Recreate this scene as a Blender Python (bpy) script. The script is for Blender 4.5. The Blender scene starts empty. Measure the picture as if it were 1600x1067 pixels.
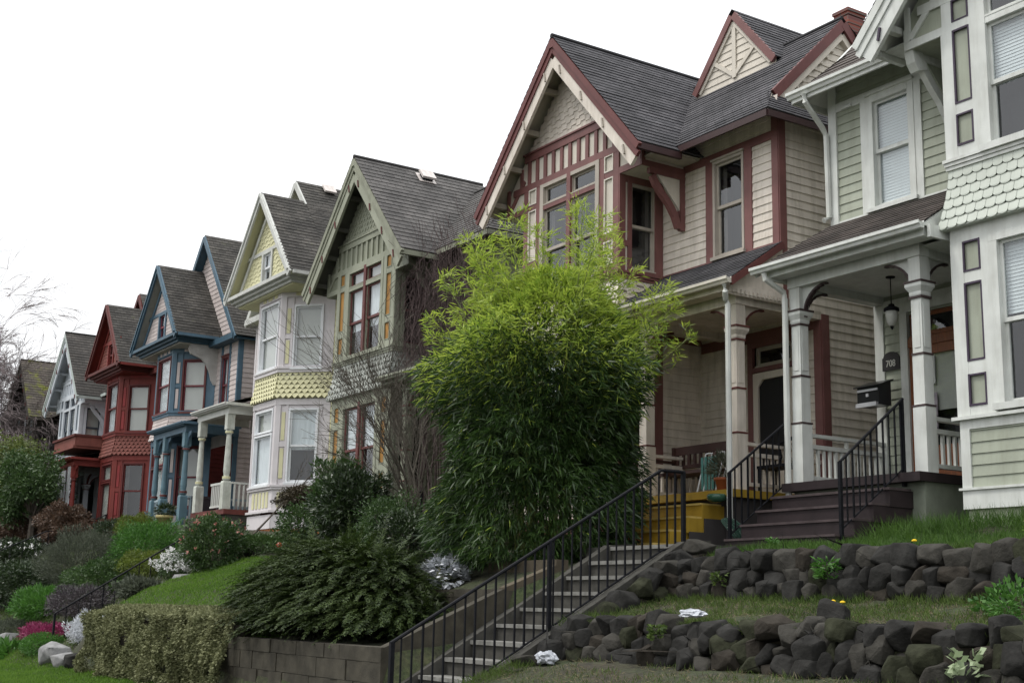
import bpy, bmesh, math, random
import numpy as np
from mathutils import Vector, Matrix, noise
R = math.radians
rnd = random.Random(7)
scene = bpy.context.scene
C = scene.collection

# ------------------------------------------------------------------ camera, sky, sun, exposure
cam_d = bpy.data.cameras.new('camera'); cam = bpy.data.objects.new('camera', cam_d); C.objects.link(cam)
cam_d.sensor_width = 36.0; cam_d.lens = 36.0 * 2056.0 / 1600.0
cam_d.clip_start = 0.1; cam_d.clip_end = 3000
yaw, pit, rol = R(57.2), R(11.6), R(1.31)
fw = Vector((-math.sin(yaw)*math.cos(pit), math.cos(yaw)*math.cos(pit), math.sin(pit)))
rt = Vector((math.cos(yaw), math.sin(yaw), 0)); up = rt.cross(fw)
r2 = rt*math.cos(rol) + up*math.sin(rol); u2 = -rt*math.sin(rol) + up*math.cos(rol)
m = Matrix((r2, u2, -fw)).transposed().to_4x4(); cam.matrix_world = m      # eye at the origin, street 1.6 m below
scene.camera = cam
scene.render.resolution_x = 1024; scene.render.resolution_y = 682

SUN_EL, SUN_AZ = 60.0, -148.0       # sun high over the street, seen through thin cloud
w = bpy.data.worlds.new("World"); scene.world = w; w.use_nodes = True
nt = w.node_tree; nt.nodes.clear()
def wn(t, **k):
    n = nt.nodes.new(t)
    for a, b in k.items(): setattr(n, a, b)
    return n
sky = wn('ShaderNodeTexSky', sky_type='NISHITA', sun_disc=False)
sky.sun_elevation = R(SUN_EL); sky.sun_rotation = R(SUN_AZ); sky.air_density = 1.0; sky.dust_density = 3.0
tc = wn('ShaderNodeTexCoord'); mp = wn('ShaderNodeMapping'); mp.inputs['Scale'].default_value = (1, 1, 2.2)
nz = wn('ShaderNodeTexNoise'); nz.inputs['Scale'].default_value = 2.3; nz.inputs['Detail'].default_value = 5; nz.inputs['Roughness'].default_value = .5
rp = wn('ShaderNodeValToRGB'); rp.color_ramp.elements[0].position = .30; rp.color_ramp.elements[0].color = (9.6, 9.8, 10.1, 1)
rp.color_ramp.elements[1].position = .62; rp.color_ramp.elements[1].color = (11.5, 11.5, 11.5, 1)
mx = wn('ShaderNodeMixRGB'); mx.inputs[0].default_value = .93
bg = wn('ShaderNodeBackground'); bg.inputs[1].default_value = .1; ow = wn('ShaderNodeOutputWorld')
L = nt.links.new
L(tc.outputs['Generated'], mp.inputs[0]); L(mp.outputs[0], nz.inputs[0]); L(nz.outputs[0], rp.inputs[0])
L(sky.outputs[0], mx.inputs[1]); L(rp.outputs[0], mx.inputs[2]); # overcast luminance: about twice as bright overhead as at the horizon
sx = wn('ShaderNodeSeparateXYZ'); L(tc.outputs['Generated'], sx.inputs[0]); gr = wn('ShaderNodeMath', operation='MULTIPLY_ADD'); gr.use_clamp = False
cl_ = wn('ShaderNodeMath', operation='MAXIMUM'); cl_.inputs[1].default_value = 0; L(sx.outputs[2], cl_.inputs[0]); L(cl_.outputs[0], gr.inputs[0]); gr.inputs[1].default_value = 1.5; gr.inputs[2].default_value = .93
vm = wn('ShaderNodeVectorMath', operation='SCALE'); L(mx.outputs[0], vm.inputs[0]); L(gr.outputs[0], vm.inputs[3]); L(vm.outputs[0], bg.inputs[0]); L(bg.outputs[0], ow.inputs[0])
sd = bpy.data.lights.new('sun', 'SUN'); so = bpy.data.objects.new('sun', sd); C.objects.link(so)
sd.energy = 1.9; sd.angle = R(12); sd.color = (1, .96, .9)
ang = R(SUN_AZ); ce = math.cos(R(SUN_EL))
sdir = Vector((math.sin(ang)*ce, math.cos(ang)*ce, math.sin(R(SUN_EL))))
so.rotation_euler = sdir.to_track_quat('Z', 'Y').to_euler()
scene.view_settings.view_transform = 'Standard'; scene.view_settings.look = 'None'
scene.view_settings.exposure = -0.10; scene.view_settings.gamma = 1

# ------------------------------------------------------------------ materials
MATS = {}
def new_mat(name):
    m_ = bpy.data.materials.new(name); m_.use_nodes = True; nt = m_.node_tree
    return m_, nt, nt.nodes['Principled BSDF']
def N(nt, t, **k):
    n = nt.nodes.new(t)
    for a, b in k.items(): setattr(n, a, b)
    return n
def sc(c, k): return (min(c[0]*k, 1), min(c[1]*k, 1), min(c[2]*k, 1), 1)
def mat(name, col, rough=.6, var=.12, scale=3.0, dirt=.25, bump=.15, bscale=60, streak=True, spec=.35, stretch=(1, 1, 1)):
    """painted / natural surface: two scales of colour variation, grime in patches, fine bump"""
    if name in MATS: return MATS[name]
    m_, nt, b = new_mat(name); l = nt.links.new
    tc = N(nt, 'ShaderNodeTexCoord'); mp = N(nt, 'ShaderNodeMapping'); mp.inputs['Scale'].default_value = stretch
    l(tc.outputs['Object'], mp.inputs[0])
    n1 = N(nt, 'ShaderNodeTexNoise'); n1.inputs['Scale'].default_value = scale; n1.inputs['Detail'].default_value = 6
    l(mp.outputs[0], n1.inputs[0])
    r1 = N(nt, 'ShaderNodeValToRGB'); e = r1.color_ramp.elements
    e[0].position = .3; e[0].color = sc(col, 1-var); e[1].position = .7; e[1].color = sc(col, 1+var)
    l(n1.outputs[0], r1.inputs[0])
    mp2 = N(nt, 'ShaderNodeMapping'); mp2.inputs['Scale'].default_value = (5, 5, .7) if streak else (2, 2, 2)
    l(tc.outputs['Object'], mp2.inputs[0])
    n2 = N(nt, 'ShaderNodeTexNoise'); n2.inputs['Scale'].default_value = 1.6; n2.inputs['Detail'].default_value = 8; n2.inputs['Roughness'].default_value = .65
    l(mp2.outputs[0], n2.inputs[0])
    r2 = N(nt, 'ShaderNodeValToRGB'); e = r2.color_ramp.elements
    e[0].position = .45; e[0].color = (0, 0, 0, 1); e[1].position = .75; e[1].color = (dirt, dirt, dirt, 1)
    l(n2.outputs[0], r2.inputs[0])
    mx = N(nt, 'ShaderNodeMixRGB'); l(r2.outputs[0], mx.inputs[0]); l(r1.outputs[0], mx.inputs[1])
    mx.inputs[2].default_value = (col[0]*.42, col[1]*.40, col[2]*.34, 1)
    l(mx.outputs[0], b.inputs['Base Color'])
    b.inputs['Roughness'].default_value = rough; b.inputs['Specular IOR Level'].default_value = spec
    n3 = N(nt, 'ShaderNodeTexNoise'); n3.inputs['Scale'].default_value = bscale; n3.inputs['Detail'].default_value = 3
    l(mp.outputs[0], n3.inputs[0])
    bp = N(nt, 'ShaderNodeBump'); bp.inputs['Strength'].default_value = bump; bp.inputs['Distance'].default_value = .01
    l(n3.outputs[0], bp.inputs['Height']); l(bp.outputs[0], b.inputs['Normal'])
    MATS[name] = m_; return m_
def roofmat(name, c1, c2, moss=0., mosscol=(.10, .11, .03)):
    if name in MATS: return MATS[name]
    m_, nt, b = new_mat(name); l = nt.links.new
    uv = N(nt, 'ShaderNodeUVMap'); br = N(nt, 'ShaderNodeTexBrick'); br.offset = .5
    br.inputs['Color1'].default_value = (*c1, 1); br.inputs['Color2'].default_value = (*c2, 1); br.inputs['Mortar'].default_value = (c1[0]*.45, c1[1]*.45, c1[2]*.45, 1)
    br.inputs['Scale'].default_value = 1; br.inputs['Brick Width'].default_value = .23; br.inputs['Row Height'].default_value = 1.0
    br.inputs['Mortar Size'].default_value = .008; br.inputs['Bias'].default_value = -.1
    l(uv.outputs[0], br.inputs[0])
    tc = N(nt, 'ShaderNodeTexCoord')
    n1 = N(nt, 'ShaderNodeTexNoise'); n1.inputs['Scale'].default_value = 1.1; n1.inputs['Detail'].default_value = 8; l(tc.outputs['Object'], n1.inputs[0])
    ml = N(nt, 'ShaderNodeMixRGB', blend_type='MULTIPLY'); ml.inputs[0].default_value = .8
    r1 = N(nt, 'ShaderNodeValToRGB'); e = r1.color_ramp.elements; e[0].position = .3; e[0].color = (.45, .45, .45, 1); e[1].position = .7; e[1].color = (1.35, 1.33, 1.3, 1)
    l(n1.outputs[0], r1.inputs[0]); l(br.outputs[0], ml.inputs[1]); l(r1.outputs[0], ml.inputs[2])
    n2 = N(nt, 'ShaderNodeTexNoise'); n2.inputs['Scale'].default_value = 2.2; n2.inputs['Detail'].default_value = 10; n2.inputs['Roughness'].default_value = .7; l(tc.outputs['Object'], n2.inputs[0])
    r2 = N(nt, 'ShaderNodeValToRGB'); e = r2.color_ramp.elements; lo = .72 - moss*.4
    e[0].position = lo; e[0].color = (0, 0, 0, 1); e[1].position = lo+.12; e[1].color = (1, 1, 1, 1); l(n2.outputs[0], r2.inputs[0])
    mx = N(nt, 'ShaderNodeMixRGB'); l(r2.outputs[0], mx.inputs[0]); l(ml.outputs[0], mx.inputs[1]); mx.inputs[2].default_value = (*mosscol, 1)
    if moss <= 0: l(ml.outputs[0], b.inputs['Base Color'])
    else: l(mx.outputs[0], b.inputs['Base Color'])
    b.inputs['Roughness'].default_value = .85; b.inputs['Specular IOR Level'].default_value = .3
    n3 = N(nt, 'ShaderNodeTexNoise'); n3.inputs['Scale'].default_value = 90; l(tc.outputs['Object'], n3.inputs[0])
    bp = N(nt, 'ShaderNodeBump'); bp.inputs['Strength'].default_value = .4; bp.inputs['Distance'].default_value = .01
    l(n3.outputs[0], bp.inputs['Height']); l(bp.outputs[0], b.inputs['Normal'])
    MATS[name] = m_; return m_
def leafmat(name, c1, c2, trans=.35, rough=.5, spec=.4, scale=1.5):
    if name in MATS: return MATS[name]
    m_, nt, b = new_mat(name); l = nt.links.new
    tc = N(nt, 'ShaderNodeTexCoord'); n1 = N(nt, 'ShaderNodeTexNoise'); n1.inputs['Scale'].default_value = scale; n1.inputs['Detail'].default_value = 4
    l(tc.outputs['Object'], n1.inputs[0])
    wnz = N(nt, 'ShaderNodeTexWhiteNoise', noise_dimensions='1D'); gi = N(nt, 'ShaderNodeNewGeometry'); l(gi.outputs['Random Per Island'], wnz.inputs['W'])
    ad = N(nt, 'ShaderNodeMath', operation='MULTIPLY_ADD'); l(wnz.outputs[0], ad.inputs[0]); ad.inputs[1].default_value = .6; l(n1.outputs[0], ad.inputs[2])
    r1 = N(nt, 'ShaderNodeValToRGB'); e = r1.color_ramp.elements; e[0].position = .45; e[0].color = (*c1, 1); e[1].position = 1.0; e[1].color = (*c2, 1)
    l(ad.outputs[0], r1.inputs[0]); l(r1.outputs[0], b.inputs['Base Color'])
    b.inputs['Roughness'].default_value = rough; b.inputs['Specular IOR Level'].default_value = spec
    tr = N(nt, 'ShaderNodeBsdfTranslucent'); l(r1.outputs[0], tr.inputs[0]); ms = N(nt, 'ShaderNodeMixShader'); ms.inputs[0].default_value = trans
    out = nt.nodes['Material Output']; l(b.outputs[0], ms.inputs[1]); l(tr.outputs[0], ms.inputs[2]); l(ms.outputs[0], out.inputs[0])
    MATS[name] = m_; return m_
def glassmat():
    m_, nt, b = new_mat('window_glass'); l = nt.links.new
    nt.nodes.remove(b); out = nt.nodes['Material Output']
    g = N(nt, 'ShaderNodeBsdfGlossy'); g.inputs['Roughness'].default_value = .02; g.inputs['Color'].default_value = (.95, .97, 1, 1)
    t = N(nt, 'ShaderNodeBsdfTransparent'); t.inputs[0].default_value = (.80, .84, .84, 1)
    lw = N(nt, 'ShaderNodeLayerWeight'); lw.inputs[0].default_value = .5
    f = N(nt, 'ShaderNodeMath', operation='POWER'); l(lw.outputs['Facing'], f.inputs[0]); f.inputs[1].default_value = 4.0
    tc = N(nt, 'ShaderNodeTexCoord'); n = N(nt, 'ShaderNodeTexNoise'); n.inputs['Scale'].default_value = 2.2; l(tc.outputs['Object'], n.inputs[0])
    bp = N(nt, 'ShaderNodeBump'); bp.inputs['Strength'].default_value = .12; bp.inputs['Distance'].default_value = .03; l(n.outputs[0], bp.inputs['Height']); l(bp.outputs[0], g.inputs['Normal'])
    mu = N(nt, 'ShaderNodeMath', operation='MULTIPLY_ADD'); l(f.outputs[0], mu.inputs[0]); mu.inputs[1].default_value = .9; mu.inputs[2].default_value = .085; mu.use_clamp = True
    ms = N(nt, 'ShaderNodeMixShader'); l(mu.outputs[0], ms.inputs[0]); l(t.outputs[0], ms.inputs[1]); l(g.outputs[0], ms.inputs[2]); l(ms.outputs[0], out.inputs[0])
    return m_
GLASS = glassmat()
IRON = mat('black_iron', (.006, .0065, .009), .6, .3, 20, .3, .3, 80, True, .15)
BARK = mat('bark', (.10, .085, .07), .9, .35, 8, .3, .6, 40)
BARKD = mat('dark_twig', (.075, .05, .048), .9, .3, 8, .2, .2, 40)
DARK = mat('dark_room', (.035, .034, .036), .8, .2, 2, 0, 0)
BLINDW = mat('white_blind', (.78, .80, .82), .7, .05, 3, .05, .05)
SHADE = mat('roller_shade', (.62, .60, .55), .8, .05, 2, .1, .1)
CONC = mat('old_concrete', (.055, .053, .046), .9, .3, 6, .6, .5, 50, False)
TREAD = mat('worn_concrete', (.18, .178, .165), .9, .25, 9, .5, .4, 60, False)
BLOCK = mat('dark_retaining_block', (.050, .045, .033), .95, .35, 4, .6, .6, 45, False)
ROCK = mat('basalt', (.027, .0265, .025), .95, .45, 5, .45, 1.0, 26, False, .12)
ROCKL = mat('pale_rock', (.20, .20, .20), .85, .3, 6, .5, .8, 25, False)
SOIL = mat('soil', (.055, .045, .03), 1, .4, 3, .4, 1, 40, False)

# ------------------------------------------------------------------ mesh builder
JC = [0]
class MB:
    def __init__(s): s.v = []; s.f = []; s.uv = []
    def face(s, pts, uv=None):
        i = len(s.v); s.v += [tuple(p) for p in pts]; s.f.append(tuple(range(i, i+len(pts))))
        s.uv += (uv if uv else [(0, 0)]*len(pts))
    def prism(s, a, b):
        """closed solid between two equal rings of points"""
        n = len(a); s.face(a); s.face(list(reversed(b)))
        for i in range(n):
            j = (i+1) % n; s.face([a[i], b[i], b[j], a[j]])
    def box(s, x0, x1, y0, y1, z0, z1):
        JC[0] += 1; e = ((JC[0]*7) % 17)*.00022; x0 -= e; x1 += e; y0 -= e; y1 += e; z0 -= e; z1 += e      # keeps crossing boards out of one another's planes
        s.prism([(x0, y0, z0), (x1, y0, z0), (x1, y1, z0), (x0, y1, z0)], [(x0, y0, z1), (x1, y0, z1), (x1, y1, z1), (x0, y1, z1)])
    def tube(s, pts, rad, n=6, cap=True):
        pts = [Vector(p) for p in pts]; k = len(pts)
        rr = rad if isinstance(rad, (list, tuple)) else [rad]*k
        base = len(s.v); prev = None
        for i, p in enumerate(pts):
            d = (pts[min(i+1, k-1)] - pts[max(i-1, 0)])
            if d.length < 1e-9: d = Vector((0, 0, 1))
            d.normalize()
            a = d.cross(Vector((0, 0, 1)) if abs(d.z) < .95 else Vector((1, 0, 0))).normalized(); b = d.cross(a)
            for j in range(n):
                t = 2*math.pi*j/n; s.v.append(tuple(p + (a*math.cos(t) + b*math.sin(t))*rr[i]))
        for i in range(k-1):
            for j in range(n):
                j2 = (j+1) % n; s.f.append((base+i*n+j, base+i*n+j2, base+(i+1)*n+j2, base+(i+1)*n+j)); s.uv += [(0, 0)]*4
        if cap and n > 2:
            s.f.append(tuple(base+j for j in range(n))); s.uv += [(0, 0)]*n
            s.f.append(tuple(base+(k-1)*n+j for j in reversed(range(n)))); s.uv += [(0, 0)]*n
    def lathe(s, c, prof, n=12, sq=None):
        """prof: list of (radius, z); sq -> square section"""
        if sq: n = 4
        base = len(s.v)
        for r_, z in prof:
            for j in range(n):
                t = 2*math.pi*(j+(.5 if sq else 0))/n; k = r_*(math.sqrt(2) if sq else 1)
                s.v.append((c[0]+math.cos(t)*k, c[1]+math.sin(t)*k, c[2]+z))
        for i in range(len(prof)-1):
            for j in range(n):
                j2 = (j+1) % n; s.f.append((base+i*n+j, base+i*n+j2, base+(i+1)*n+j2, base+(i+1)*n+j)); s.uv += [(0, 0)]*4
        s.f.append(tuple(base+j for j in reversed(range(n)))); s.uv += [(0, 0)]*n
        q = base+(len(prof)-1)*n; s.f.append(tuple(q+j for j in range(n))); s.uv += [(0, 0)]*n
    def build(s, name, m_, parent=None, smooth=False):
        me = bpy.data.meshes.new(name); o = bpy.data.objects.new(name, me); C.objects.link(o)
        off = Vector((0, 0, 0))
        if parent is not None: o.parent = parent; off = Vector(ORG.get(parent.name, (0, 0, 0))); ORG[o.name] = off
        else:
            if s.v:
                a = np.array(s.v); off = Vector(((a[:, 0].min()+a[:, 0].max())/2, (a[:, 1].min()+a[:, 1].max())/2, a[:, 2].min())); o.location = off
            ORG[o.name] = off
        vs = (np.array(s.v) - np.array(off)).tolist() if s.v else []
        me.from_pydata(vs, [], s.f)
        ul = me.uv_layers.new(name='UVMap')
        if len(s.uv) == len(me.loops): ul.data.foreach_set('uv', np.array(s.uv, dtype=np.float32).ravel())
        if smooth: me.polygons.foreach_set('use_smooth', [True]*len(me.polygons))
        me.materials.append(m_)
        return o
ORG = {}
def tag(o, label=None, cat=None, group=None, kind=None):
    if label: o['label'] = label
    if cat: o['category'] = cat
    if group: o['group'] = group
    if kind: o['kind'] = kind
    return o
def thing(name, label, cat, loc, group=None):
    o = bpy.data.objects.new(name, None); C.objects.link(o); o.location = loc; o.empty_display_size = .3
    ORG[o.name] = Vector(loc); return tag(o, label, cat, group)

class PF:
    """a wall plane: a = along the wall, z = up, d = outwards"""
    def __init__(s, o, ax, nrm): s.o = Vector((o[0], o[1], 0)); s.a = Vector((ax[0], ax[1], 0)); s.n = Vector((nrm[0], nrm[1], 0))
    def p(s, a, z, d=0): q = s.o + s.a*a + s.n*d; return (q.x, q.y, z)
    def box(s, mb, a0, a1, z0, z1, d0, d1):
        JC[0] += 1; e = ((JC[0]*7) % 17)*.00022; a0 -= e; a1 += e; z0 -= e; z1 += e; d1 += e
        mb.prism([s.p(a0, z0, d0), s.p(a1, z0, d0), s.p(a1, z0, d1), s.p(a0, z0, d1)], [s.p(a0, z1, d0), s.p(a1, z1, d0), s.p(a1, z1, d1), s.p(a0, z1, d1)])
    def beam(s, mb, p0, p1, wd, d0, d1):
        """slanted trim board in the wall plane from p0 to p1 (a, z), width wd"""
        JC[0] += 1; d1 += ((JC[0]*7) % 17)*.00022
        dx, dz = p1[0]-p0[0], p1[1]-p0[1]; l_ = math.hypot(dx, dz); nx, nz = -dz/l_*wd/2, dx/l_*wd/2
        q = [(p0[0]+nx, p0[1]+nz), (p1[0]+nx, p1[1]+nz), (p1[0]-nx, p1[1]-nz), (p0[0]-nx, p0[1]-nz)]
        mb.prism([s.p(a, z, d0) for a, z in q], [s.p(a, z, d1) for a, z in q])
    def poly(s, mb, pts, d0, d1):
        JC[0] += 1; d1 += ((JC[0]*7) % 17)*.00022; mb.prism([s.p(a, z, d0) for a, z in pts], [s.p(a, z, d1) for a, z in pts])

def cut(a0, a1, holes, zc):
    iv = [(a0, a1)]
    for h in holes:
        if h[2] < zc < h[3]:
            nv = []
            for p, q in iv:
                if h[1] <= p or h[0] >= q: nv.append((p, q)); continue
                if h[0] > p: nv.append((p, h[0]))
                if h[1] < q: nv.append((h[1], q))
            iv = nv
    return iv
def siding(mb, pf, a0, a1, z0, z1, holes=(), expo=.14, lim=None, d=0., lip=.016):
    """clapboards: real lapped boards, cut around the openings"""
    zs = []; z = z0
    while z < z1-1e-4: zs.append((z, min(z+expo, z1))); z += expo
    for za, zb in zs:
        br = sorted({za, zb} | {h[k] for h in holes for k in (2, 3) if za < h[k] < zb})
        for q0, q1 in zip(br[:-1], br[1:]):
            zc = (q0+q1)/2; A0, A1 = a0, a1
            if lim: A0, A1 = lim(q0); A0 = max(a0, A0); A1 = min(a1, A1)
            if A1-A0 < .01: continue
            f0 = lip*(1-(q0-za)/expo)+.002+d; f1 = lip*(1-(q1-za)/expo)+.002+d
            for p, q in cut(A0, A1, holes, zc):
                mb.face([pf.p(p, q0, f0), pf.p(q, q0, f0), pf.p(q, q1, f1), pf.p(p, q1, f1)])
                if q0 == za: mb.face([pf.p(p, q0, f0), pf.p(q, q0, f0), pf.p(q, q0, d-.01), pf.p(p, q0, d-.01)])
def flat(mb, pf, a0, a1, z0, z1, holes=(), d=0., lim=None, step=.25):
    zs = sorted({z0, z1} | {h[k] for h in holes for k in (2, 3) if z0 < h[k] < z1} | ({z0+i*step for i in range(int((z1-z0)/step)+1)} if lim else set()))
    for q0, q1 in zip(zs[:-1], zs[1:]):
        for p, q in cut(a0, a1, holes, (q0+q1)/2):
            if lim:
                b0, b1 = lim(q0), lim(q1); mb.face([pf.p(max(p, b0[0]), q0, d), pf.p(min(q, b0[1]), q0, d), pf.p(min(q, b1[1]), q1, d), pf.p(max(p, b1[0]), q1, d)])
            else: mb.face([pf.p(p, q0, d), pf.p(q, q0, d), pf.p(q, q1, d), pf.p(p, q1, d)])
def tabs(mb, pf, z0, z1, limf, wd=.13, expo=.14, shape='round', dfun=None, thick=.012, skip=None):
    """cut shingles laid in rows; dfun(z) gives how far the wall face stands out"""
    dfun = dfun or (lambda z: 0.); row = 0; z = z0; r_ = random.Random(int(wd*1000+z0*77))
    while z < z1-.02:
        a0, a1 = limf(z+expo*.6); zt = min(z+expo*1.05, z1+.02); off = (row % 2)*wd/2; a = a0-off
        while a < a1:
            p, q = max(a, a0), min(a+wd, a1)
            if q-p > .02 and not (skip and skip((p+q)/2, z+expo/2)):
                j = r_.uniform(-.004, .004); db = dfun(z)+thick+r_.uniform(0, .003); dt = dfun(zt)+.002
                c = (p+q)/2; h = (q-p)/2-.003; zb = z+j
                if shape == 'round': low = [(c+math.cos(t)*(h+.002), zb+expo*.30-math.sin(t)*expo*.30) for t in [math.pi*k/6 for k in range(7)]]; low.reverse()
                elif shape == 'diamond': low = [(c-h, zb+expo*.55), (c, zb-expo*.1), (c+h, zb+expo*.55)]
                elif shape == 'stag':
                    s_ = expo*.35 if (int(a/wd+100)+row) % 2 else 0; low = [(c-h, zb+s_), (c+h, zb+s_)]
                else: low = [(c-h, zb), (c+h, zb)]
                fr = [pf.p(x, y, db) for x, y in low]; tp = [pf.p(c+h, zt, dt), pf.p(c-h, zt, dt)]
                mb.face(fr+tp)
                for i in range(len(low)-1):
                    (x0_, y0_), (x1_, y1_) = low[i], low[i+1]; mb.face([pf.p(x0_, y0_, db), pf.p(x1_, y1_, db), pf.p(x1_, y1_, dfun(z)-.005), pf.p(x0_, y0_, dfun(z)-.005)])
            a += wd
        z += expo; row += 1
def roof(mb, el, er, tr_, tl, expo=.14, lip=.014):
    """shingle courses between eave (el-er) and top (tl-tr_)"""
    el, er, tr_, tl = map(Vector, (el, er, tr_, tl)); Ln = ((tl-el).length+(tr_-er).length)/2; n = max(1, int(round(Ln/expo)))
    nr = (er-el).cross(tl-el)
    if nr.length < 1e-6: nr = (er-el).cross(tr_-el)
    nr.normalize()
    if nr.z < 0: nr = -nr
    ud = (er-el).normalized(); r_ = random.Random(n)
    for i in range(n):
        t0, t1 = i/n, (i+1)/n; a, b = el.lerp(tl, t0), er.lerp(tr_, t0); c, d = er.lerp(tr_, t1), el.lerp(tl, t1)
        k = lip*r_.uniform(.85, 1.2)
        seg = max(1, int((b-a).length/1.0)) ; ja = [r_.uniform(-.004, .004) for _ in range(seg+1)]
        for s_ in range(seg):
            u0, u1 = s_/seg, (s_+1)/seg; A, B, Cc, D = a.lerp(b, u0), a.lerp(b, u1), d.lerp(c, u1), d.lerp(c, u0)
            k0, k1 = k+ja[s_], k+ja[s_+1]; x0 = (A-el).dot(ud); x1 = (B-el).dot(ud)
            mb.face([A+nr*k0, B+nr*k1, Cc+nr*.001, D+nr*.001], [(x0, i+.02), (x1, i+.02), (x1, i+.98), (x0, i+.98)])
            mb.face([A+nr*k0, B+nr*k1, B-nr*.01, A-nr*.01], [(x0, i+.5)]*4)
def slab(mb, q, th):
    """flat board under four points, th thick, along the face normal"""
    q = [Vector(p) for p in q]; nr = (q[1]-q[0]).cross(q[2]-q[0]).normalized()
    if nr.z < 0: nr = -nr
    mb.prism([p-nr*.004 for p in q], [p-nr*th for p in q])

def window(parent, pf, a0, a1, z0, z1, trim, sash, casing=.11, kind='hung', meet=.5, fill='dark', rv=.10, head=True, sill=True, cw=.045, blindfrac=1., label=None, ow_=False):
    """opening a0..a1 x z0..z1: casing (the part) with sash, pane, blind as sub-parts"""
    c = MB()
    if casing > 0:
        pf.box(c, a0-casing, a0, z0-.02, z1+casing, .004, .042); pf.box(c, a1, a1+casing, z0-.02, z1+casing, .004, .042)
        pf.box(c, a0, a1, z1, z1+casing, .004, .044)
        if head: pf.box(c, a0-casing-.02, a1+casing+.02, z1+casing, z1+casing+.035, .004, .075)
        if sill: pf.box(c, a0-casing-.03, a1+casing+.03, z0-.075, z0-.02, .004, .085)
    # reveal
    pf.box(c, a0-.012, a0, z0, z1, -rv, .004); pf.box(c, a1, a1+.012, z0, z1, -rv, .004); pf.box(c, a0, a1, z1, z1+.012, -rv, .004); pf.box(c, a0, a1, z0-.02, z0, -rv, .05)
    wobj = c.build('window', trim, parent)
    if label: wobj['label'] = label
    s_ = MB(); g = MB(); zm = z0+(z1-z0)*meet
    def sashbox(b0, b1, y0, y1, d):
        pf.box(s_, b0, b0+cw, y0, y1, d-.03, d); pf.box(s_, b1-cw, b1, y0, y1, d-.03, d); pf.box(s_, b0+cw, b1-cw, y0, y0+cw*1.2, d-.03, d); pf.box(s_, b0+cw, b1-cw, y1-cw, y1, d-.03, d)
        g.face([pf.p(b0+cw*.5, y0+cw*.5, d-.017), pf.p(b1-cw*.5, y0+cw*.5, d-.017), pf.p(b1-cw*.5, y1-cw*.5, d-.017), pf.p(b0+cw*.5, y1-cw*.5, d-.017)])
    if kind == 'hung': sashbox(a0, a1, zm-.02, z1, -.015); sashbox(a0, a1, z0, zm+.02, -.05)
    else: sashbox(a0, a1, z0, z1, -.02)
    s_.build('sash', sash, wobj); g.build('pane', GLASS, wobj)
    b = MB(); zb = z1-(z1-z0)*blindfrac
    if fill == 'blind':
        z = z1-.02
        while z > zb+.01:
            b.face([pf.p(a0+.01, z, -.100), pf.p(a1-.01, z, -.100), pf.p(a1-.01, z-.049, -.091), pf.p(a0+.01, z-.049, -.091)]); z -= .047
        b.build('blind', BLINDW, wobj)
    elif fill in ('shade', 'lace', 'curtain'):
        k = 24; am = {'shade': .0, 'lace': .012, 'curtain': .03}[fill]
        for i in range(k):
            p, q = a0+(a1-a0)*i/k, a0+(a1-a0)*(i+1)/k
            b.face([pf.p(p, zb, -.11+am*math.sin(i*1.3)), pf.p(q, zb, -.11+am*math.sin(i*1.3+1.3)), pf.p(q, z1, -.11+am*math.sin(i*1.3+1.3)), pf.p(p, z1, -.11+am*math.sin(i*1.3))])
        b.build('curtain' if fill != 'shade' else 'roller_shade', SHADE if fill == 'shade' else BLINDW, wobj)
    elif fill == 'dark' and kind == 'hung':
        wd_ = (a1-a0)*.2
        for A, B_ in ((a0, a0+wd_), (a1-wd_*.8, a1)):
            for i in range(6):
                p, q = A+(B_-A)*i/6, A+(B_-A)*(i+1)/6; b.face([pf.p(p, z0, -.16+.02*math.sin(i*2.)), pf.p(q, z0, -.16+.02*math.sin(i*2.+2)), pf.p(q, z1, -.16+.02*math.sin(i*2.+2)), pf.p(p, z1, -.16+.02*math.sin(i*2.))])
        b.build('drapes', mat('dusty_drapes', (.12, .105, .10), .9, .3, 4, .2, .1), wobj)
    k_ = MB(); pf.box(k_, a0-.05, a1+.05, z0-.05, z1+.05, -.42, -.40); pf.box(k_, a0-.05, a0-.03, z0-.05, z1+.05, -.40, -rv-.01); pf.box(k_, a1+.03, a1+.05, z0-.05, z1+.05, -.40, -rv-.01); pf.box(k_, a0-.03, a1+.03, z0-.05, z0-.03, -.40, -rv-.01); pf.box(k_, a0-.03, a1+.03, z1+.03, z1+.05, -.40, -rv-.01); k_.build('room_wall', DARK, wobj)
    return wobj

def gutter(mb, p0, p1, out, w_=.11, h=.1):
    """ogee-ish gutter trough along p0-p1, out = horizontal outward unit"""
    p0, p1, out = Vector(p0), Vector(p1), Vector(out); prof = [(0, 0), (0, -h), (w_*.6, -h), (w_*.75, -h*.6), (w_, -h*.45), (w_, 0), (w_-.015, 0), (w_-.015, -.02), (0.01, -.02)]
    mb.prism([p0+out*a+Vector((0, 0, z)) for a, z in prof], [p1+out*a+Vector((0, 0, z)) for a, z in prof])
def panel(mb, pf, a0, a1, z0, z1, fr=.02, d=.03):
    """raised thin moulding round a sunk panel"""
    pf.box(mb, a0, a0+fr, z0, z1, d-.01, d+.012); pf.box(mb, a1-fr, a1, z0, z1, d-.01, d+.012); pf.box(mb, a0+fr, a1-fr, z0, z0+fr, d-.01, d+.012); pf.box(mb, a0+fr, a1-fr, z1-fr, z1, d-.01, d+.012)

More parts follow.
